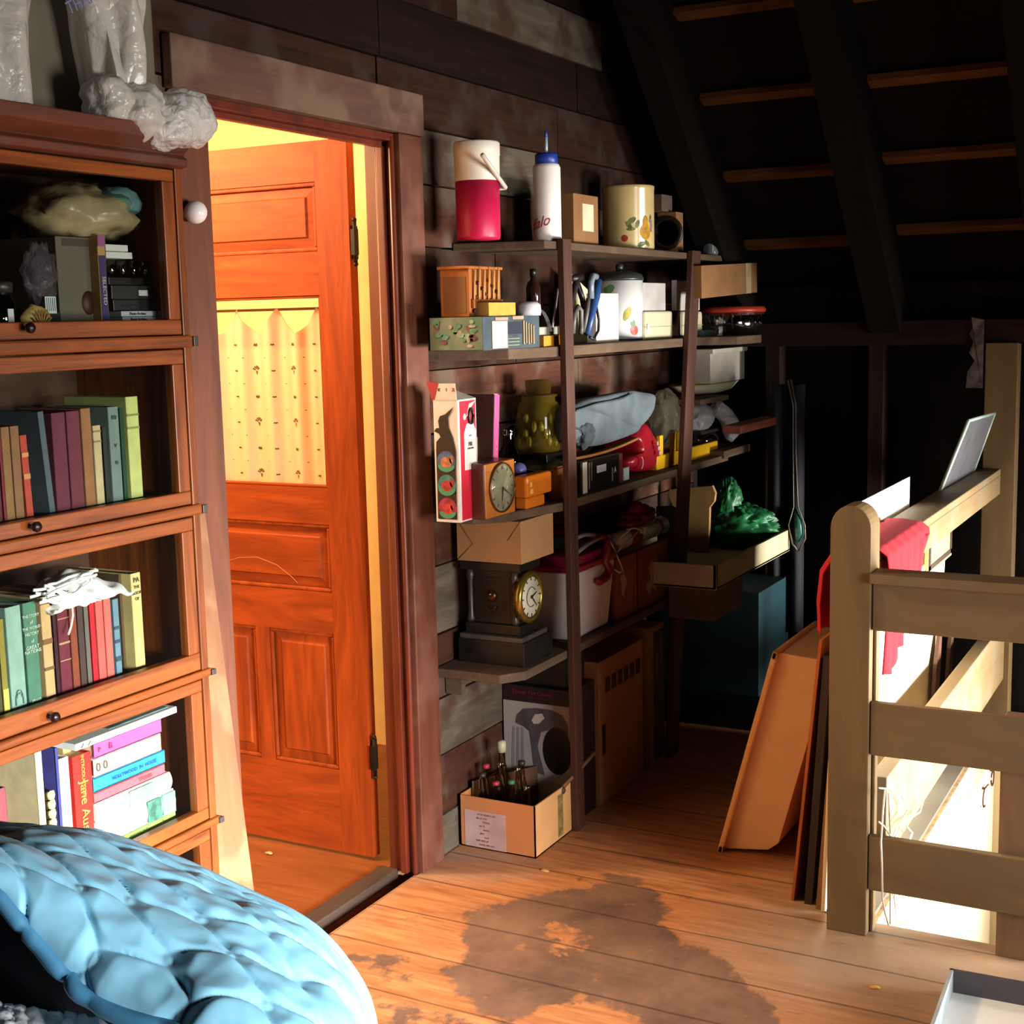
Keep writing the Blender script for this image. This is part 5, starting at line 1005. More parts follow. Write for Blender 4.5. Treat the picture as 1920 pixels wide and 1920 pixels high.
# wooden clock
s_ = SB(877, 908, 963, 870, Z3, 1.80, 950); X, Y, w_, d, h = s_
ckl = thing('wooden_clock', 'square orange-brown wooden clock with a round cream dial on the third shelf', 'clock', (X, Y, Z3), -.02)
m = MB(); m.box((0, 0, 0), (w_, max(d, .09), h)); m.build('case', wood('#5c2c18', '#40200f', 2, 6, 8, .4, .08, coat=.3), ckl, bev=.003)
m = MB(); m.box((.002, -.003, .002), (w_-.002, 0, h-.002)); m.build('front', wood('#b4702c', '#94541e', 0, 6, 8, .4, .08, coat=.3), ckl, bev=.002)
R = w_*.40; TF = TR(w_*.53, -.003, h*.52)@Matrix.Rotation(math.pi/2, 4, 'X')
m = MB(); m.lathe([(0, 0), (R, 0), (R, .004), (0, .004)], n=40, T=TF); m.build('dial', mat('#b8b490', .5), ckl)
m = MB(); m.tube([(w_*.53+R*math.cos(a), -.008, h*.52+R*math.sin(a)) for a in np.linspace(0, 2*math.pi, 40)], .0028, 6); m.build('bezel', mat('#7a4a20', .3, .7), ckl)
m = MB()
for k in range(12): a = k*math.pi/6; m.tube([(w_*.53+R*.74*math.cos(a), -.0078, h*.52+R*.74*math.sin(a)), (w_*.53+R*.88*math.cos(a), -.0078, h*.52+R*.88*math.sin(a))], .0016, 5)
m.build('hour_marks', mat('#4a4434', .5), ckl)
def hand(ang, L, wd): return [(w_*.53, -.009, h*.52), (w_*.53+L*math.cos(ang), -.009, h*.52+L*math.sin(ang))]
m = MB(); m.tube(hand(math.radians(-32), R*.6, 0), [.003, .001], 6); m.tube(hand(math.radians(-97), R*.55, 0), [.003, .001], 6); m.build('hands', mat('#5a3424', .4), ckl)
m = MB(); m.lathe([(R*.95*math.cos(a), .004+.012*math.sin(a)) for a in np.linspace(0, math.pi/2, 8)], n=32, T=TF); m.build('crystal', glass('#ffffff', .98, .03), ckl)
# violet ball, silver pan, orange radio, orange strip
x, r = cylat(973, 30, 1.87, 890); m = MB(); m.lathe([(r*math.sin(a), r-r*math.cos(a)) for a in np.linspace(0, math.pi, 14)], n=24); tag(m.build('violet_ball', mat('#6a68a8', .3), loc=(x, 1.87, W(973, 897, 1.87)[2])), 'small violet-blue ball between the clock and the orange radio', 'ball')
tag(carton('ball_stand', (x-.03, 1.84, .06, .06, W(973, 897, 1.87)[2]-Z3-.002), Z3, mat('#2a2218', .6), 'dark little block under the violet ball', 'block')[0], 'dark little block under the violet ball', 'block')
s_ = SB(964, 990, 1036, 893, Z3, 1.78, 925); X, Y, w_, d, h = s_
rd = thing('orange_radio', 'glossy orange plastic radio with a stepped base on the third shelf', 'radio', (X, Y, Z3))
orp = mat('#d0701c', .25, var=.04); ord_ = mat('#a8501c', .3)
m = MB(); m.box((.0, .004, .0), (w_*.74, d, h*.34)); m.build('base', orp, rd, bev=.006); m = MB(); m.box((-.006, 0, h*.34), (w_, d, h)); m.build('body', orp, rd, bev=.008)
m = MB(); m.box((.014, -.001, h*.45), (w_*.2, .0, h*.6)); m.box((.014, -.001, h*.66), (w_*.16, .0, h*.8)); m.build('knob', mat('#f0c060', .2), rd)
o, w_, d, h = carton('orange_strip_box', SB(1040, 1044, 1056, 876, Z3+.0, 1.79, 900), Z3+.0, mat('#c87834', .5), 'narrow orange upright box at the left of the first upright')
x0 = W(965, 870, 1.86)[0]; m = MB(); m.lathe([(0, .0), (.05, .0), (.09, .012), (.095, .016), (.05, .006), (0, .004)], n=36, sy=.6, sx=1.0); o = m.build('silver_pan', mat('#8a8678', .25, .8), loc=(W(1010, 868, 1.86)[0], 1.845, W(1010, 888, 1.86)[2]+.012), rot=(.15, -.06, 0)); tag(o, 'dull silver pan lid lying on the orange radio', 'pan lid')
# black printed box
s_ = SB(1054, 1090, 1168, 868, Z3, 1.775, 900); X, Y, w_, d, h = s_; o, w_, d, h = carton('black_box', s_, Z3, mat('#16130f', .35, var=.1), 'black printed box with cream band and white label right of the first upright')
deco(o, 'cream_band', (w_*.03, -.001, .001), (w_*.13, 0, h-.001), mat('#d0c8b0', .6)); deco(o, 'white_label', (w_*.36, -.001, h*.55), (w_*.58, 0, h*.78), mat('#d4d0d8', .5)); deco(o, 'grey_line', (w_*.17, -.001, h*.1), (w_*.19, 0, h*.95), mat('#807a70', .6)); deco(o, 'grey_line', (w_*.22, -.001, h*.35), (w_*.25, 0, h*.95), mat('#5c544e', .6))
deco(o, 'dark_red_band', (w_*.90, -.001, .001), (w_*.985, 0, h-.001), mat('#5c1c18', .6)); deco(o, 'grey_line', (w_*.72, -.001, h*.15), (w_*.75, 0, h*.6), mat('#7a7a74', .6)); text('A', .03, o, mat('#c0c0b0', .5), (w_*.8, -.0012, h*.5), RX)
hb_ = h; carton('small_white_carton', SB(1168, 1170, 1180, 878, Z3, 1.79, 890), Z3, mat('#a0a8a8', .6), 'tiny pale carton squeezed between the black box and the helmet', 'carton')
# wooden racket and grey jacket on the black box
zz = Z3+hb_+.002; o0 = W(1075, 838, 1.80); o0[2] = zz
m = MB(); x1 = W(1197, 825, 1.80)[0]-o0[0]
m.grid(lambda u, v: (x1*u, .03*v, .018*u+.010*(2*u-1)**2), 24, 2); tag(m.build('wooden_hanger', wood('#a06c38', '#7c4e24', 0, 6, 8, .5), loc=tuple(o0), solid=.008, bev=.001), 'curved wooden hanger bar lying along the top of the black box', 'hanger')
zj = zz+.032; xa, xb_ = W(1066, 800, 1.81)[0], W(1232, 760, 1.81)[0]; top = W(1150, 736, 1.83)[2]-zj
m = MB(); JO = dense([(1066, 768), (1100, 750), (1140, 740), (1190, 731), (1236, 739), (1231, 766), (1210, 795), (1192, 812), (1160, 826), (1120, 838), (1085, 836), (1068, 826), (1064, 800)])
puff(m, [tuple(W(a, b, 1.80)) for a, b in JO], [(-.010, .5), (-.006, .88), (.002, 1), (.03, 1.0), (.08, .9), (.13, .7), (.16, .3)], (xa, 1.80, zj-.002), .016, 16)
o = m.build('grey_jacket', mat('#56626a', .8, var=.2, sc=8), loc=(xa, 1.80, zj-.002), sub=1); tag(o, 'folded slate-grey jacket heaped on the black box', 'jacket')
for k, L in enumerate(([(1080, 770), (1120, 757), (1165, 748), (1185, 738)], [(1070, 800), (1090, 805), (1098, 820)])):
    m = MB(); m.tube([Vector(W(a, b, 1.782))-Vector((xa, 1.80, zj-.002)) for a, b in L], .003, 6); m.build('fold_seam', mat('#3c454c', .8), o)
m = MB(); m.blob((0, 0, 0), (.055, .03, .04), .35, 3, 4, 30, ridged=True); m.build('rolled_sleeve', mat('#3e484e', .85, var=.2), o if 0 else D.objects['grey_jacket'], loc=tuple(Vector(W(1092, 815, 1.80))-Vector((xa, 1.80, zj-.002))))
# red batting helmet
x, y_ = W(1222, 850, 1.82)[0], 1.83; hb = thing('batting_helmet', 'dark red batting helmet with ear flap lying on the third shelf', 'helmet', (x, y_, Z3))
rd_ = mat('#8c1420', .3, var=.08, sc=8)
hw = (W(1250, 840, 1.8)[0]-W(1185, 840, 1.8)[0])/2
def hpx(L, Y=1.80): return [tuple(Vector(W(a, b, Y))-Vector((x, y_, Z3))) for a, b in L]
out = hpx([(1186, 872), (1187, 862), (1196, 852), (1206, 853), (1207, 838), (1200, 822), (1200, 815), (1212, 800), (1218, 787), (1226, 800), (1232, 812), (1242, 828), (1249, 848), (1250, 870), (1244, 880), (1222, 889), (1200, 887), (1190, 880)])
m = MB(); n_ = len(out); cxm = sum(p[0] for p in out)/n_; czm = sum(p[2] for p in out)/n_; V = []; 
LY = [(-.030, .55), (-.026, .8), (-.012, 1.0), (.03, 1.02), (.07, .98), (.11, .8), (.14, .4)]
for yy, k in LY: V += [(cxm+(p[0]-cxm)*k, yy, max(.001, czm+(p[2]-czm)*k)) for p in out]
fs = [(j*n_+i, j*n_+(i+1) % n_, (j+1)*n_+(i+1) % n_, (j+1)*n_+i) for j in range(len(LY)-1) for i in range(n_)]+[tuple(range(n_)), tuple(range(len(LY)*n_-1, (len(LY)-1)*n_-1, -1))]
m.add(V, fs, True); m.build('shell', rd_, hb, sub=1)
e = hpx([(1208, 868)], 1.775)[0]; m = MB(); m.tube([(e[0]+.016*math.cos(a), e[1]+.012, e[2]+.02*math.sin(a)) for a in np.linspace(-1.6, 1.5, 12)], .0026, 6); m.build('logo', mat('#c89a94', .4), hb)
m = MB(); [m.box((hpx([(1236+k*2, 832+k*9)], 1.775)[0][0]-.006, -.05, hpx([(1236+k*2, 832+k*9)], 1.775)[0][2]-.006), (hpx([(1236+k*2, 832+k*9)], 1.775)[0][0]+.006, -.046, hpx([(1236+k*2, 832+k*9)], 1.775)[0][2]+.008)) for k in range(3)]; m.build('sticker', mat('#b89098', .5), hb)
# clear bag of things, yellow rack
x, y_ = W(1255, 800, 1.86)[0], 1.87
yr = thing('yellow_rack', 'bright yellow plastic dish rack behind the second upright', 'rack', (W(1232, 880, 1.80)[0], 1.80, Z3)); yel = mat('#dca818', .4, var=.04)
L = W(1346, 850, 1.80)[0]-W(1232, 880, 1.80)[0]; m = MB(); m.box((0, 0, .004), (L*.98, .015, .05)); m.box((0, .13, .004), (L*.98, .145, .05)); m.box((L*.965, 0, .004), (L, .145, .05)); m.box((0, 0, 0), (L, .145, .008)); m.build('tray', yel, yr, bev=.006)
for px in (1238, 1262, 1275): 
    xx = W(px, 840, 1.80)[0]-yr.location.x; m = MB(); m.box((xx, 0, .05), (xx+.03, .015, W(1260, 812, 1.80)[2]-Z3)); m.build('slat', yel, yr, bev=.003)
m = MB(); m.lathe([(0, 0), (.012, 0), (.012, .02), (0, .02)], (W(1272, 868, 1.79)[0]-yr.location.x, 0, 0), 12, T=TR(0, .0, .03)@Matrix.Rotation(0, 4, 'X')); 
zt = .056
m = MB(); m.blob((0, 0, .10), (.09, .05, .10), .22, 2.5, 3, 36, floor=0, ridged=True); tag(m.build('clear_plastic_bag', film('#b8b098', .32, .12, bump=.8), loc=(W(1252, 780, 1.87)[0], 1.88, Z3+.06)), 'crumpled clear plastic bag left of the second upright', 'plastic bag')
m = MB(); m.lathe([(0, 0), (.06, 0), (.062, .05), (.04, .078), (0, .085)], n=30); tag(m.build('clear_dome', glass('#d8d4cc', .75, .22, .08), loc=(W(1322, 840, 1.86)[0], 1.87, Z3+.012)), 'clear plastic dome standing in the yellow rack past the second upright', 'dome')
x = W(1330, 770, 1.82)[0]; zb = W(1330, 806, 1.82)[2]
m = MB(); m.box((-.085, -.02, 0), (.10, .12, .012)); tag(m.build('dark_tray', mat('#2c2420', .6), loc=(x, 1.84, zb-.013), bev=.002), 'dark flat tray under the white plastic bag', 'tray')
wb = thing('knotted_plastic_bag', 'white knotted plastic bag spilling over past the second upright', 'plastic bag', (x, 1.84, zb))
m = MB(); m.blob((-.01, .03, .05), (.10, .06, .058), .2, 2.4, 6, 44, floor=0, ridged=True); m.build('bag_body', film('#c8c6ca', .88, .25, bump=.6), wb)
o2 = [Vector(W(a, b, 1.79))-Vector((x, 1.84, zb)) for a, b in ((1345, 765), (1360, 778), (1370, 795), (1372, 810), (1368, 824))]
m = MB(); m.tube(o2, [.03, .032, .036, .038, .016], 20); o = m.build('bag_tail', film('#c8c6ca', .88, .25, bump=.6), wb)
m = MB(); m.blob((0, 0, .02), (.08, .05, .02), .3, 3, 2, 20, floor=0); tag(m.build('red_fabric', mat('#7c1c24', .8, var=.15), loc=(W(1405, 815, 1.85)[0]-.03, 1.86, W(1405, 824, 1.80)[2])), 'dark red folded fabric beside the knotted bag', 'fabric')
zsx = W(1405, 824, 1.80)[2]; shelf([(4.98, 2.0), (4.98, 1.74), (5.29, 1.74), (5.29, 2.0)], zsx-.001, .03, 'short_shelf')
# ================================================================ BETWEEN THIRD AND FOURTH SHELVES
# black mantel clock
s_ = SB(865, 950, 1010, 1075, Z4, 1.80, 1150); Xc = W(950, 1150, 1.80)[0]
mc = thing('black_mantel_clock', 'old black marbled mantel clock with brass-rimmed white dial on the fourth shelf', 'clock', (3.36, 1.785, Z4))
bk = mat('#0b0c0b', .4, var=.25, sc=16, h2='#1a1a17'); bkd = mat('#140b09', .4, var=.2, sc=10)
hh = W(940, 1068, 1.80)[2]-Z4; mw = W(1026, 1150, 1.78)[0]-3.36
def mcb(a, b, nm, mm=bk, bev=.003): m = MB(); m.box(a, b); return m.build(nm, mm, mc, bev=bev)
mcb((-.0, -.012, 0), (mw+.02, .205, .07), 'plinth'); mcb((.0, -.005, .07), (mw+.0, .2, .085), 'plinth_moulding', mat('#4a443c', .4, var=.2, sc=30)); mcb((.02, .01, .085), (mw-.025, .19, .115), 'lower_moulding')
mcb((.03, .02, .115), (mw-.045, .185, hh-.025), 'body'); mcb((.012, .004, hh-.025), (mw-.02, .2, hh), 'top_slab')
mcb((.0285, .045, .13), (.03, .165, hh-.045), 'side_panel', bkd, 0)
for yy in (.03, .175): m = MB(); m.lathe([(.009, .115), (.012, .125), (.008, .14), (.008, hh-.06), (.012, hh-.045), (.009, hh-.025)], (.03, yy, 0), 14); m.build('column', mat('#3c3630', .4, var=.3, sc=30), mc)
m = MB(); T_ = TR(.029, .105, .115+(hh-.14)*.52)@Matrix.Rotation(-math.pi/2, 4, 'Y')
m.lathe([(.0, .012), (.008, .011), (.016, .006), (.018, .001), (0, 0)], n=20, T=T_); m.lathe([(0, .018), (.006, .014), (.008, .006)], n=12, T=T_@TR(.006, 0, 0)); m.tube([T_@Vector((-.012+.018*math.cos(a)-.012, .018*math.sin(a), .010)) for a in np.linspace(1.8, 4.5, 10)], .002, 6); m.build('brass_lion_mount', mat('#6a4424', .35, .8, var=.3, sc=60), mc)
DX, DZ, DR = (mw-.03)*.52, .115+(hh-.14)*.5, .068
TD = TR(DX, .018, DZ)@Matrix.Rotation(math.pi/2, 4, 'X')
m = MB(); m.lathe([(0, 0), (DR+.006, 0), (DR+.008, .02), (DR-.002, .026), (DR-.010, .022), (DR-.010, 0)], n=48, T=TD); m.build('bezel', mat('#b0943c', .25, .85, var=.15, sc=60), mc)
m = MB(); m.lathe([(0, .018), (DR-.004, .018), (DR-.004, .020), (0, .020)], n=40, T=TD); m.build('dial', mat('#d0ccb4', .5), mc)
m = MB(); yv = .018-.0212
for k in range(12): a = k*math.pi/6; m.tube([(DX+DR*.72*math.cos(a), yv, DZ+DR*.72*math.sin(a)), (DX+DR*.9*math.cos(a), yv, DZ+DR*.9*math.sin(a))], .0018, 5)
m.tube([(DX+DR*.42*math.cos(a), yv, DZ+DR*.42*math.sin(a)) for a in np.linspace(.6, 5.2, 24)], .0012, 5); m.build('numerals', mat('#2a2622', .5), mc)
m = MB(); m.tube([(DX, yv-.002, DZ), (DX+.032, yv-.002, DZ+.010)], [.0022, .001], 5); m.tube([(DX, yv-.002, DZ), (DX+.03, yv-.002, DZ-.03)], [.002, .001], 5); m.lathe([(0, 0), (.005, 0), (.005, .004), (0, .004)], n=12, T=TR(DX, yv, DZ)@Matrix.Rotation(math.pi/2, 4, 'X')); m.build('hands', mat('#15120f', .4), mc)
# carton on the clock with crossed flaps
zc = Z4+hh+.001
s_ = SB(857, 977, 1038, 975, zc, 1.78, 1030); Xb = W(977, 1030, 1.78)[0]; cxw = W(1038, 1030, 1.78)[0]-Xb; yd = min(.225, S(857, 1030, Xb)[1]-1.78); hb = W(977, 968, 1.78)[2]-zc
hb = min(hb, Z3-.028-zc)
cb_ = thing('kraft_carton', 'kraft cardboard carton with crossed flaps sitting on the black mantel clock', 'carton', (Xb, 1.78, zc))
m = MB(); m.box((0, 0, 0), (cxw, yd, hb)); m.build('body', mat('#a87c50', .85, var=.06, sc=6), cb_, bev=.001)
m = MB()
for P in ([(0, hb), (0, 0), (yd*.0, 0)],): pass
for a, b in (((yd, hb), (yd*.74, hb*.42)), ((yd, .0), (yd*.74, hb*.42)), ((0, hb), (yd*.2, hb*.55)), ): m = MB(); m.tube([(-.0005, a[0], a[1]), (-.0005, b[0], b[1])], .0011, 4); m.build('flap_crease', mat('#7c5430', .8), cb_)
KZ = (W(1049, 1020, 1.79)[0], 1.83, .07, .12); KARGS = ( mat('#9c7448', .85), 'second kraft carton mostly hidden behind the first upright', 'carton')
# cooler
s_ = SB(1018, 1078, 1155, 1075, Z4-.0, 1.765, 1130); X = W(1079, 1130, 1.765)[0]; cw = W(1155, 1110, 1.765)[0]-X; zl_ = W(1080, 1076, 1.765)[2]
zt_ = W(1080, 1042, 1.765)[2]; cd = .235
co_ = thing('picnic_cooler', 'small white picnic cooler with a crimson lid and handle right of the first upright', 'cooler', (X, 1.765, Z4))
m = MB(); e = .018; hz = zl_-Z4; vs = [(e, e, 0), (cw-e, e, 0), (cw-e, cd-e, 0), (e, cd-e, 0), (0, 0, hz), (cw, 0, hz), (cw, cd, hz), (0, cd, hz)]
m.add(vs, [(0, 3, 2, 1), (4, 5, 6, 7), (0, 1, 5, 4), (1, 2, 6, 5), (2, 3, 7, 6), (3, 0, 4, 7)]); m.build('tub', mat('#dcd4d0', .45, var=.04), co_, bev=.012)
m = MB(); m.box((-.004, -.004, hz), (cw+.004, cd, hz+.018)); m.prism([(0, hz+.018), (cw, hz+.018), (cw*.9, hz+.045), (cw*.1, hz+.045)], .01, cd-.01, 1); m.build('lid', mat('#941c38', .4, var=.05), co_, bev=.004)
hx = [tuple(Vector(W(a, b, 1.755))-Vector((X, 1.765, Z4))) for a, b in ((1138, 1008), (1139, 1030), (1134, 1052), (1143, 1066), (1138, 1082), (1124, 1092), (1118, 1088))]
m = MB(); m.tube(hx, [.010, .012, .013, .014, .013, .012, .008], 10); m.tube([hx[0], (hx[0][0], cd*.5, hx[0][2]+.01), (hx[0][0], cd, hx[0][2])], .009, 8); m.build('handle', mat('#8e1832', .35), co_)
carton('kraft_carton', (3.60, 1.86, .045, .12, Z3-.030-(Z4+hz+.047)), Z4+hz+.046, *KARGS)
# things on the cooler / brown carton
s_ = SB(1150, 1156, 1252, 1050, Z4+.0, 1.775, 1110); o, w_, d, h = carton('brown_torn_carton', s_, Z4, mat('#8c4c36', .85, var=.1), 'dark red-brown carton with torn pale patches right of the cooler', 'carton')
m = MB()
for cx0, cz0, sx_, sz_ in ((.12, .55, .05, .2), (.72, .5, .1, .28), (.62, .3, .05, .12)):
    P = [(w_*(cx0+sx_*math.cos(a)*(1+.4*math.sin(3*a+cx0*9))), h*(cz0+sz_*math.sin(a)*(1+.2*math.cos(5*a)))) for a in np.linspace(0, 6.28, 15)[:-1]]; m = MB(); m.add([(a, -.001, b) for a, b in P], [tuple(range(14))]); m.build('torn_patch', mat('#c0a488', .9), o); deco(o, 'seam', (w_*.38, -.001, 0), (w_*.39, 0, h), mat('#7a4a34', .8))
zc = Z4+h+.001; xq = W(1160, 1030, 1.82)[0]
m = MB(); L = W(1250, 1020, 1.82)[0]-xq; m.tube([(0, 0, .032), (L, 0, .032)], .032, 24); sl = m.build('foil_roll', mat('#d8d8de', .3, .1, var=.08), loc=(xq, 1.84, zc)); tag(sl, 'silver-white roll with red bands lying on the brown torn carton', 'roll')
m = MB()
for f, g in ((.22, .42), (.82, .87)): m = MB(); m.tube([(L*f, 0, .032), (L*g, 0, .032)], .0335, 24); m.build('red_band', mat('#a8382c', .5, var=.2, sc=30), sl)

zk = zc+.066
m = MB(); m.blob((.08, 0, .028), (.10, .045, .03), .35, 3.2, 5, 40, floor=0, ridged=True); m.blob((.0, .0, .012), (.06, .04, .014), .3, 3, 9, 24, floor=0); m.blob((.045, -.005, .05), (.032, .03, .03), .4, 3, 2, 24, floor=0)
tag(m.build('red_wrapping', mat('#a82a2c', .35, var=.25, sc=14), loc=(W(1185, 1000, 1.84)[0], 1.85, zk)), 'crumpled glossy dark red wrapping on top of the silver roll', 'wrapping')
o0 = np.array([W(1150, 1010, 1.78)[0], 1.78, zc+.04]); m = MB()
for L in ([(1160, 1010), (1185, 990), (1200, 992), (1190, 1003), (1165, 1025), (1158, 1035)], [(1205, 995), (1190, 990), (1175, 993)], [(1142, 1012), (1152, 1030), (1160, 1050), (1168, 1070), (1162, 1074), (1152, 1068)]):
    m.tube([Vector(W(a, b, 1.775))-Vector(o0) for a, b in L], .0028, 6)
cbl = m.build('white_cable', mat('#f0e8dc', .4), loc=tuple(o0)); tag(cbl, 'thin white cable with a plug looped over the silver roll', 'cable')
m = MB(); p_ = Vector(W(1208, 994, 1.775))-Vector(o0); m.box((p_.x-.012, -.014, p_.z-.012), (p_.x+.014, .008, p_.z+.014)); m.build('plug', mat('#d4ccc0', .4), cbl, bev=.003)
zl = Z4+hz+.047
m = MB(); m.box((-.06, 0, 0), (.09, .15, .035)); tag(m.build('dark_case', mat('#3a3234', .6), loc=(W(1105, 1030, 1.80)[0]+.03, 1.81, zl), bev=.006), 'dark grey soft case lying on the cooler lid', 'case')
o0 = np.array([W(1082, 1040, 1.77)[0], 1.775, zl+.002]); 
for k, L in enumerate(([(1080, 1038), (1100, 1022), (1132, 1003), (1142, 1006)], [(1078, 1010), (1095, 1003), (1115, 1002)])):
    m = MB(); m.tube([Vector(W(a, b, 1.775))-Vector(o0) for a, b in L], .0065, 8); tag(m.build('grey_tube', mat('#8c8884', .4), loc=tuple(o0)), ('front' if k == 0 else 'back')+' of the two pale grey tubes slanting over the cooler', 'tube')
# past the second upright: drawer tray, bag, cards
dt = thing('wooden_tray', 'old white-painted drawer-like tray jutting out past the second upright', 'tray', (4.34, 1.545, .628))
wp_ = mat('#c0b494', .7, var=.12, sc=8)
dl, dd, dh = .86, .44, .085
m = MB(); m.box((0, 0, 0), (dl, dd, .008)); m.build('bottom', mat('#c8bc9e', .8, var=.15, sc=6), dt)
for a, b in (((0, 0, 0), (dl, .014, dh)), ((0, dd-.014, 0), (dl, dd, dh)), ((0, 0, 0), (.014, dd, dh)), ((dl-.014, 0, 0), (dl, dd, dh))): m = MB(); m.box(a, b); m.build('side', wp_, dt, bev=.002)
carton('grey_tan_carton', (4.42, 1.58, .30, .17, .125), .50, mat('#6c5c4c', .8, var=.1), 'dusky grey-tan carton wedged under the white-painted tray', 'carton')
ZB = .6365
def prs(L, X): return [(S(a, b, X)[1]-1.85, max(0, S(a, b, X)[2]-ZB)) for a, b in L]
m = MB(); m.prism(prs(((1270, 1060), (1268, 975), (1256, 960), (1260, 945), (1254, 930), (1255, 918), (1335, 911), (1341, 925), (1339, 940), (1330, 952), (1329, 992), (1325, 1060)), 4.98), 0, .02, 0); tag(m.build('standing_card', mat('#94703e', .85), loc=(4.98, 1.85, ZB)), 'tan notched cardboard standing on end in the white-painted tray', 'cardboard')
m = MB(); m.prism(prs(((1234, 1070), (1230, 950), (1262, 948), (1274, 956), (1276, 1070)), 4.78), 0, .01, 0); tag(m.build('grey_card', mat('#7c7878', .8), loc=(4.78, 1.85, ZB)), 'grey rounded card standing in the tray behind the second upright', 'card')
m = MB(); gm = mat('#1c6a3c', .45, var=.3, sc=9)
m.blob((0, 0, .09), (.055, .16, .085), .3, 9, 4, 60, floor=0, ridged=True); m.blob((0, .03, .18), (.045, .055, .09), .3, 12, 8, 44, floor=0, ridged=True)
tag(m.build('green_plastic_bag', gm, loc=(5.115, 1.745, ZB+.001)), 'crumpled green plastic bag heaped at the far end of the white-painted tray', 'plastic bag')
carton('teal_carton', (4.85, 1.56, .38, .4, .40), .12, mat('#123a44', .6, var=.25, sc=5), 'dark teal printed carton under the white-painted tray', 'carton'); carton('dark_crate', (4.8, 1.54, .46, .44, .115), 0, mat('#191412', .8), 'dark crate on the floor under the teal carton', 'crate')
# hanging dark blue garment and strung racket at the knee wall
gx = 5.24
m = MB(); m.grid(lambda u, v: (gx-.03*math.sin(u*11)-.02, 1.50+.15*u, .30+.98*v), 24, 20); tag(m.build('garment_bag', mat('#0e111c', .8, var=.15, sc=5), loc=(0, 0, 0), solid=.01), 'long dark navy garment bag hanging at the knee wall', 'garment bag')
gb2 = D.objects['garment_bag']
off = Vector((gx, 1.58, .30)); gb2.data.transform(Matrix.Translation(-off)); gb2.location = off
o0 = S(1490, 820, 5.17); m = MB()
for L in ([(1477, 712), (1487, 760), (1487, 850), (1488, 950), (1478, 985), (1486, 1020), (1497, 1034)], [(1483, 712), (1492, 760), (1492, 850), (1496, 950), (1509, 985), (1510, 1010), (1497, 1034)]): m.tube([Vector(S(a, b, 5.17))-Vector(o0) for a, b in L], .0035, 6)
ro = m.build('wire_loop', mat('#6a6058', .4, .4), loc=tuple(o0)); tag(ro, 'long thin wire loop hanging in front of the navy garment bag', 'wire loop')
m = MB(); P = [Vector(S(a, b, 5.18))-Vector(o0) for a, b in ((1492, 955), (1497, 975), (1499, 1000), (1496, 1015))]; m.tube(P, [.006, .016, .018, .008], 12); m.build('teal_grip', mat('#2c6a60', .3), ro)
# ================================================================ ON THE FLOOR UNDER THE SHELVES
s_ = (3.62, 1.80, .40, .205, .0)
# fan heater box: picture face looks to -X between pixels 945 and 1072
Xf = 3.80; ya, yb = S(1072, 1380, Xf)[1], S(945, 1380, Xf)[1]; zt_ = S(1000, 1285, Xf)[2]; zm_ = S(1000, 1318, Xf)[2]
Xf = 3.66
ya, yb = S(1075, 1380, Xf)[1], S(945, 1380, Xf)[1]; zt_ = S(1000, 1288, Xf)[2]; zm_ = S(1000, 1318, Xf)[2]
fb = thing('fan_box', 'picture carton of a tower fan with dark top and red lettering on the floor', 'carton', (Xf, ya, 0)); wy = yb-ya
m = MB(); m.box((0, 0, 0), (.16, wy, zt_)); m.build('body', mat('#241014', .5, var=.1), fb, bev=.001)
m = MB(); m.box((-.001, .004, .004), (0, wy-.001, zm_)); m.build('picture_ground', mat('#a8a09c', .5, var=.05), fb)
Yp = lambda px: S(px, 1380, Xf)[1]-ya; Zp = lambda py: S(1010, py, Xf)[2]
def fpoly(L, x_, nm, mm): m = MB(); m.add([(x_, Yp(a), Zp(b)) for a, b in L], [tuple(range(len(L)))]); m.build(nm, mm, fb)
gm1 = mat('#5a5458', .4, var=.2, sc=20)
fpoly([(967, 1360), (970, 1345), (982, 1332), (1005, 1328), (1035, 1328), (1055, 1335), (1066, 1352), (1066, 1375), (1040, 1362), (1015, 1372), (1008, 1400), (1018, 1440), (1020, 1452), (1000, 1448), (996, 1400), (992, 1372), (983, 1366)], -.0016, 'fan_picture_shell', gm1)
fpoly([(998, 1352), (1004, 1340), (1018, 1337), (1022, 1345), (1012, 1356), (1002, 1358)], -.0022, 'fan_picture_gap', mat('#cac4bc', .5))
fpoly([(1052+28*math.cos(a) if 0 else 1045+27*math.cos(a), 1403+44*math.sin(a)) for a in np.linspace(0, 6.28, 25)[:-1]], -.0024, 'fan_picture_grille', mat('#15120f', .4, var=.2, sc=60))
for k in range(3): fpoly([(958+9*k, 1450), (962+8*k, 1368), (966+8*k, 1368), (964+9*k, 1450)], -.0018, 'fan_picture_stripe', mat('#8c8486', .5))
text('Tower Fan Cooler', .019, fb, mat('#8c2030', .5), (-.0015, Yp(1000), Zp(1301)), RL); text('quiet action', .011, fb, mat('#6c1c28', .5), (-.0015, Yp(1005), Zp(1309)), RL)
# jars/dark items above the fan box under shelf four
carton('dark_green_case', (3.68, 1.80, .14, .19, Z4-.03-zt_-.012 if Z4-.03-zt_-.012 > .01 else .02), zt_+.001, mat('#14201c', .4), 'dark green case lying on the fan carton', 'case')
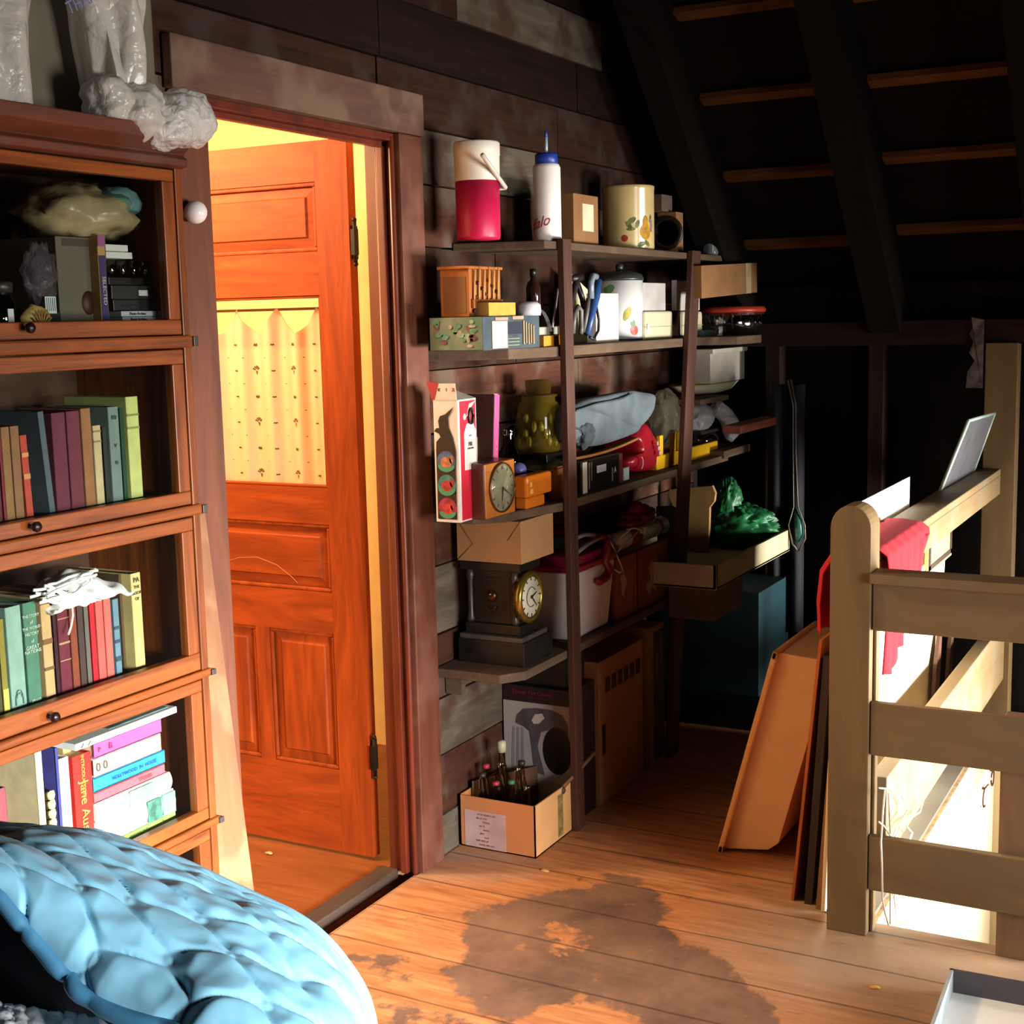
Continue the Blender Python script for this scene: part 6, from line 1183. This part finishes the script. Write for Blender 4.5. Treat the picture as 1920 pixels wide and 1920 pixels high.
# big carton
s_ = (3.845, 1.79, .0, 0, 0); Xg = W(1086, 1400, 1.76)[0]; Xh = W(1168, 1400, 1.76)[0]; zg = W(1086, 1330, 1.76)[2]; zg = .44
bgc = thing('large_brown_carton', 'large brown carton with dark printing and a hand slot right of the fan box', 'carton', (Xg+.13, 1.762, 0)); wg_ = Xh-Xg-.14
wg_ = .36; m = MB(); m.box((0, 0, 0), (wg_, .24, .47)); m.build('body', mat('#a07040', .85, var=.1, sc=5), bgc, bev=.002)
m = MB(); m.box((.02, -.001, .16), (.045, 0, .26)); m.build('hand_slot', mat('#241810', .8), bgc); m = MB()
for k in range(6): m.box((.05+k*.05, -.001, .36), (.085+k*.05, 0, .41))
m.build('printing', mat('#3c2614', .8), bgc)
bgc.location.x = 3.845
o, w_, d, h = carton('tall_tan_carton', (4.23, 1.745, .13, .25, .50), 0, mat('#8a6434', .85, var=.08), 'tall narrow tan carton with a dark printed side', 'carton'); deco(o, 'dark_print', (w_*.25, -.001, .02), (w_*.99, 0, h-.02), mat('#241410', .6)); deco(o, 'small_bottle_print', (w_*.4, -.002, h*.62), (w_*.52, -.001, h*.8), mat('#5c5440', .6)); deco(o, 'small_bottle_print', (w_*.7, -.002, h*.72), (w_*.82, -.001, h*.92), mat('#4c4a50', .6))
# open carton with bottles
bx0, bx1, by0, by1 = 3.366, 3.665, 1.752, 2.005; bh = W(1005, 1512, by0)[2]
bh = S(1003, 1513, bx0)[2]
oc = thing('open_carton', 'low open brown carton of old bottles with a white shipping label by the door casing', 'carton', (bx0, by0, 0)); ww, dd_ = bx1-bx0, by1-by0; t = .004
kc = mat('#bc7846', .85, var=.06, sc=7); kc2 = mat('#d8a268', .85, var=.06, sc=7)
for nm, a, b, mm in (('bottom', (0, 0, 0), (ww, dd_, t), kc), ('side', (0, 0, 0), (t, dd_, bh), kc), ('side', (0, 0, 0), (ww, t, bh*1.0), kc2), ('side', (ww-t, 0, 0), (ww, dd_, bh*1.03), kc), ('side', (0, dd_-t, 0), (ww, dd_, bh), kc)): m = MB(); m.box(a, b); m.build(nm, mm, oc)
m = MB(); zl2 = [S(870, 1516, bx0)[2], S(880, 1585, bx0)[2]]; yl = [S(948, 1550, bx0)[1]-by0, S(872, 1550, bx0)[1]-by0]; m.box((-.001, yl[0], zl2[1]), (0, yl[1], zl2[0])); lb = m.build('shipping_label', mat('#bc9a94', .7), oc)
for k in range(9): text(('ATTIC SUPPLY CO', 'No 24 7751', 'STOCK', 'qty 12', 'bottles', 'glass', 'lot 8', 'THIS SIDE UP', 'handle with care')[k], .0075, oc, mat('#7a5248', .7), (-.0015, (yl[0]+yl[1])/2+(.01 if k % 2 else -.005), zl2[0]-.010-k*(zl2[0]-zl2[1]-.02)/8), RL)
m = MB(); m.box((ww*.5, -.0006, .01), (ww*.62, 0, bh*.9)); m.build('tape', mat('#a08850', .4, var=.3, sc=40), oc)
m = MB(); m.add([(ww-.01, dd_*.55, bh*.2), (ww-.01, dd_*.55, bh*1.1), (.06, dd_-.01, bh*1.15), (.06, dd_-.01, bh*.3)], [(0, 1, 2, 3)]); m.build('inner_flap', mat('#5c3c24', .85), oc, solid=.003)
cols = ['#c8b8a0', '#d0c8b8', '#c0b098']; cap = [None, '#b83040', '#b83040', '#3a8a50', '#c8c8a8', None, None]
rr = random.Random(2); k = 0
for i, (u, v, hh_, r_, cp) in enumerate(((.05, .20, .21, .021, '#403028'), (.05, .155, .19, .021, '#b03444'), (.055, .105, .20, .021, '#3c7a4c'), (.10, .215, .22, .021, '#b03444'), (.105, .165, .235, .022, None), (.11, .11, .225, .022, None), (.155, .19, .275, .026, '#c8c4a0'), (.16, .125, .225, .022, '#403028'), (.06, .055, .19, .021, None))):
    b = thing('glass_bottle', ('back-left bottle in the open carton with a dark cap', 'front-left bottle in the open carton with a pink-red cap', 'bottle with a green cap at the front of the open carton', 'bottle with a red cap near the back of the open carton', 'uncapped clear bottle in the middle of the open carton', 'uncapped clear bottle right of middle in the open carton', 'tallest clear bottle with a cream screw cap in the open carton', 'dark-capped bottle at the right side of the bottle group', 'uncapped bottle nearest the corner of the open carton')[i], 'bottle', (bx0+u, by0+v, .0045), group='old bottles in the open carton')
    m = MB(); m.lathe([(0, 0), (r_, 0), (r_, hh_*.5), (r_*.85, hh_*.62), (r_*.42, hh_*.78), (r_*.4, hh_*.95), (r_*.46, hh_*.96), (r_*.46, hh_)], n=18); m.build('glass_body', glass(cols[i % 3], 1.0, .10), b)
    if cp: m = MB(); m.lathe([(r_*.5, hh_*.95), (r_*.52, hh_*1.0), (0, hh_*1.01)] if i != 6 else [(r_*.52, hh_*.9), (r_*.54, hh_*1.02), (0, hh_*1.03)], n=16); m.build('cap', mat(cp, .4), b)
a = W(1048, 1490, 1.77); b = W(1114, 1412, 1.72); o0 = np.array(W(1015, 1520, 1.80)); m = MB(); m.tube([Vector(W(1010, 1520, 1.80))-Vector(o0), Vector(W(1050, 1482, 1.76))-Vector(o0), Vector(b)-Vector(o0)], [.006, .007, .0065], 8)
st = m.build('wooden_stick', wood('#8a5c38', '#6a4428', 0, 6, 8), loc=tuple(o0)); tag(st, 'thin wooden stick with a knob slanting out of the open carton', 'stick')
p_ = Vector(W(1054, 1482, 1.755))-Vector(o0); m = MB(); m.blob(tuple(p_), (.012, .010, .012), .2, 3, 1, 12); m.build('knob', mat('#4a3c30', .6), st)
# ================================================================ QUILT on the bed in the foreground
ridge = [(-260, 1556), (-120, 1552), (0, 1556), (60, 1557), (150, 1563), (200, 1574), (240, 1590), (330, 1621), (450, 1680), (505, 1704), (560, 1732), (605, 1768), (640, 1810), (668, 1850), (688, 1895), (694, 1925), (690, 1990), (660, 2080)]
low = [(-260, 1700), (-60, 1655), (0, 1665), (40, 1712), (80, 1762), (120, 1815), (160, 1858), (215, 1892), (270, 1915), (340, 1935), (420, 2010), (560, 2120), (700, 2160)]
rx_, ry_ = [p[0] for p in ridge], [p[1] for p in ridge]
seglen = np.concatenate([[0], np.cumsum([math.hypot(rx_[i+1]-rx_[i], ry_[i+1]-ry_[i]) for i in range(len(rx_)-1)])]); TL = seglen[-1]
ll = [p[0] for p in low]; lz = [p[1] for p in low]; sl2 = np.concatenate([[0], np.cumsum([math.hypot(ll[i+1]-ll[i], lz[i+1]-lz[i]) for i in range(len(ll)-1)])]); TL2 = sl2[-1]
NU, NV = 230, 130
def rpt(u): return np.array([np.interp(u*TL, seglen, rx_), np.interp(u*TL, seglen, ry_)])
def lpt(u): return np.array([np.interp(u*TL2, sl2, ll), np.interp(u*TL2, sl2, lz)])
Rg = np.array([rpt(i/NU) for i in range(NU+1)]); Lg = np.array([lpt(i/NU) for i in range(NU+1)])
ker = np.ones(13)/13
for A_ in (Rg, Lg):
    for c in (0, 1): A_[:, c] = np.convolve(np.pad(A_[:, c], 6, mode='reflect', reflect_type='odd'), ker, 'valid')
P = np.zeros((NV+1, NU+1, 3)); UV = np.zeros((NV+1, NU+1, 2))
for j in range(NV+1):
    t = j/NV; q = 1-math.sqrt(max(0, 1-(1-t)**2)) ; 
    s = 1-math.cos(t*math.pi/2)   # screen fraction, slow at the silhouette
    for i in range(NU+1):
        px = Rg[i]*(1-s)+Lg[i]*s
        d = 1.62-.42*math.sin(t*math.pi/2)-.10*(i/NU)+.05*math.sin(i/NU*5)*t
        P[j, i] = AD(px[0], px[1], d); UV[j, i] = px
N_ = np.cross(np.gradient(P, axis=1), np.gradient(P, axis=0)); N_ /= np.linalg.norm(N_, axis=2, keepdims=True)+1e-9
cc = np.array([0, 0, HC]); sgn = np.sign(np.sum(N_*(cc-P), axis=2))[..., None]; N_ = N_*np.where(sgn == 0, 1, sgn)
# arc-length style coordinates for the ogee quilting pattern
du = np.cumsum(np.concatenate([np.zeros((NV+1, 1)), np.linalg.norm(np.diff(P, axis=1), axis=2)], 1), 1); dv = np.cumsum(np.concatenate([np.zeros((1, NU+1)), np.linalg.norm(np.diff(P, axis=0), axis=2)], 0), 0)
for j in range(NV+1):
    for i in range(NU+1):
        u, v = du[NV//3, i]/.062+dv[j, i]*1.5, dv[j, i]/.05-.3*du[NV//3, i]/.062
        wq = noise.noise(Vector((u*.5, v*.5, 3)))*.35; u += wq; v += noise.noise(Vector((u*.6, v*.6, 9)))*.3
        a = u+.5*math.sin(math.pi*v)*.55; bq = abs(math.sin(math.pi*(u*.5+.30*math.sin(math.pi*v)))); b2 = abs(math.sin(math.pi*(u*.5-.30*math.sin(math.pi*v)+.5)))
        pf = min(1, (min(bq, 1)*min(b2, 1)*2.6))**.5
        big = .004*noise.noise(Vector((P[j, i]*38).tolist()))+.014*noise.noise(Vector((P[j, i]*6).tolist()))+.007*noise.noise(Vector((P[j, i]*17).tolist()))-.010*abs(noise.noise(Vector((P[j, i, 0]*9, P[j, i, 1]*9, 4))))
        k = (pf*.0075+big*.65)*min(1, j/8)
        P[j, i] += N_[j, i]*k
m = MB(); V = [tuple(P[j, i]) for j in range(NV+1) for i in range(NU+1)]
Fq = [(j*(NU+1)+i, j*(NU+1)+i+1, (j+1)*(NU+1)+i+1, (j+1)*(NU+1)+i) for j in range(NV) for i in range(NU)]
n0 = len(V)   # back side drops away behind the silhouette to the floor
BK = 14
for b in range(1, BK+1):
    t = b/BK
    for i in range(NU+1):
        p = P[0, i]; away = np.array([fw[0], fw[1], 0]); z = p[2]*(1-t**2.2)+.02*t
        qv = p+away*(.20*math.sin(t*math.pi/2))*(1 if t else 0); V.append((qv[0], qv[1], max(.01, z)))
for b in range(BK):
    r0 = 0 if b == 0 else n0+(b-1)*(NU+1); r1 = n0+b*(NU+1)
    for i in range(NU): Fq.append((r0+i, r0+i+1, r1+i+1, r1+i))
og = np.array([1.35, .85, 0])
m.add([tuple(np.array(v)-og) for v in V], Fq, True)
qm = mat('#94d4f2', .5, var=.06, sc=60, spec=.35)
qo = m.build('quilt', qm, loc=tuple(og)); tag(qo, 'puffy sky-blue quilted comforter heaped over the foreground', 'quilt')
# rolled hem along the lower edge
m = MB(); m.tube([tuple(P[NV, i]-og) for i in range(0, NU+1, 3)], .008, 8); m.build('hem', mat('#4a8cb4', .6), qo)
# dark blanket beneath and white fleece
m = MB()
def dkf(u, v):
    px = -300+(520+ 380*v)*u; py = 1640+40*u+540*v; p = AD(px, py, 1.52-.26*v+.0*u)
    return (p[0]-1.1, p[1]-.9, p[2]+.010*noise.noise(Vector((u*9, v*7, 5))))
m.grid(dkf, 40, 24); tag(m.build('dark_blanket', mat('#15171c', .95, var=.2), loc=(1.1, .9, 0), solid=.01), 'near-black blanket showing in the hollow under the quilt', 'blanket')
m = MB()
def flf(u, v):
    px = -260+560*u; top = np.interp(px, [-260, 0, 40, 90, 130, 175, 300], [1880, 1888, 1890, 1908, 1905, 1915, 1990]); py = top+260*v; p = AD(px, py, 1.30-.14*v-.04*math.sin(v*3))
    k = .008*noise.noise(Vector((u*26, v*14, 2)))+.004*noise.noise(Vector((u*60, v*40, 6)))
    return (p[0]-.95, p[1]-.8, p[2]+k)
m.grid(flf, 90, 50); tag(m.build('white_fleece', mat('#f2f0f2', .95, var=.08, sc=60, bump=.3), loc=(.95, .8, 0), solid=.01), 'white fleecy sheet in the bottom left corner under the quilt', 'blanket')
m = MB(); m.box((-.55, -.5, 0), (.22, .5, .5)) if 0 else m.box((-.55, -.45, .0), (.15, .35, .36)); tag(m.build('mattress', mat('#6a6460', .9), loc=(1.0, .75, 0), bev=.03), 'low bed hidden beneath the quilt', 'bed')
# ================================================================ ROOM BEYOND LAMP
lt = thing('ceiling_lamp', 'round glass ceiling lamp lighting the room beyond the door', 'lamp', (2.62, 2.98, 2.395))
m = MB(); m.lathe([(.09, 0), (.09, -.02), (.0, -.02)], n=24); m.tube([(0, 0, -.02), (0, 0, -.2)], .008); m.build('base_plate', mat('#b09040', .3, .8), lt)
l = D.lights.new('lamp_light', 'POINT'); l.energy = 96; l.color = (1.0, .70, .38); l.shadow_soft_size = .07
lo = D.objects.new('lamp_light', l); COL.objects.link(lo); lo.location = (0, 0, -.27); lo.parent = lt
# small bits on the floor
for i, (px, py, lb) in enumerate(((1022, 1633, 'tiny orange-tan wood chip lying on the floor in front of the open carton'), (1640, 1853, 'curled yellow scrap on the floor left of the shallow tray'), (505, 1600, 'tiny pale crumb on the floor beyond the threshold'))):
    p = G(px, py); m = MB(); m.blob((0, 0, .002), (.008, .012, .003), .5, 2, i, 10, floor=0); tag(m.build('scrap', mat('#d89a5c' if i != 1 else '#d0a040', .6), loc=tuple(p)), lb, 'scrap')
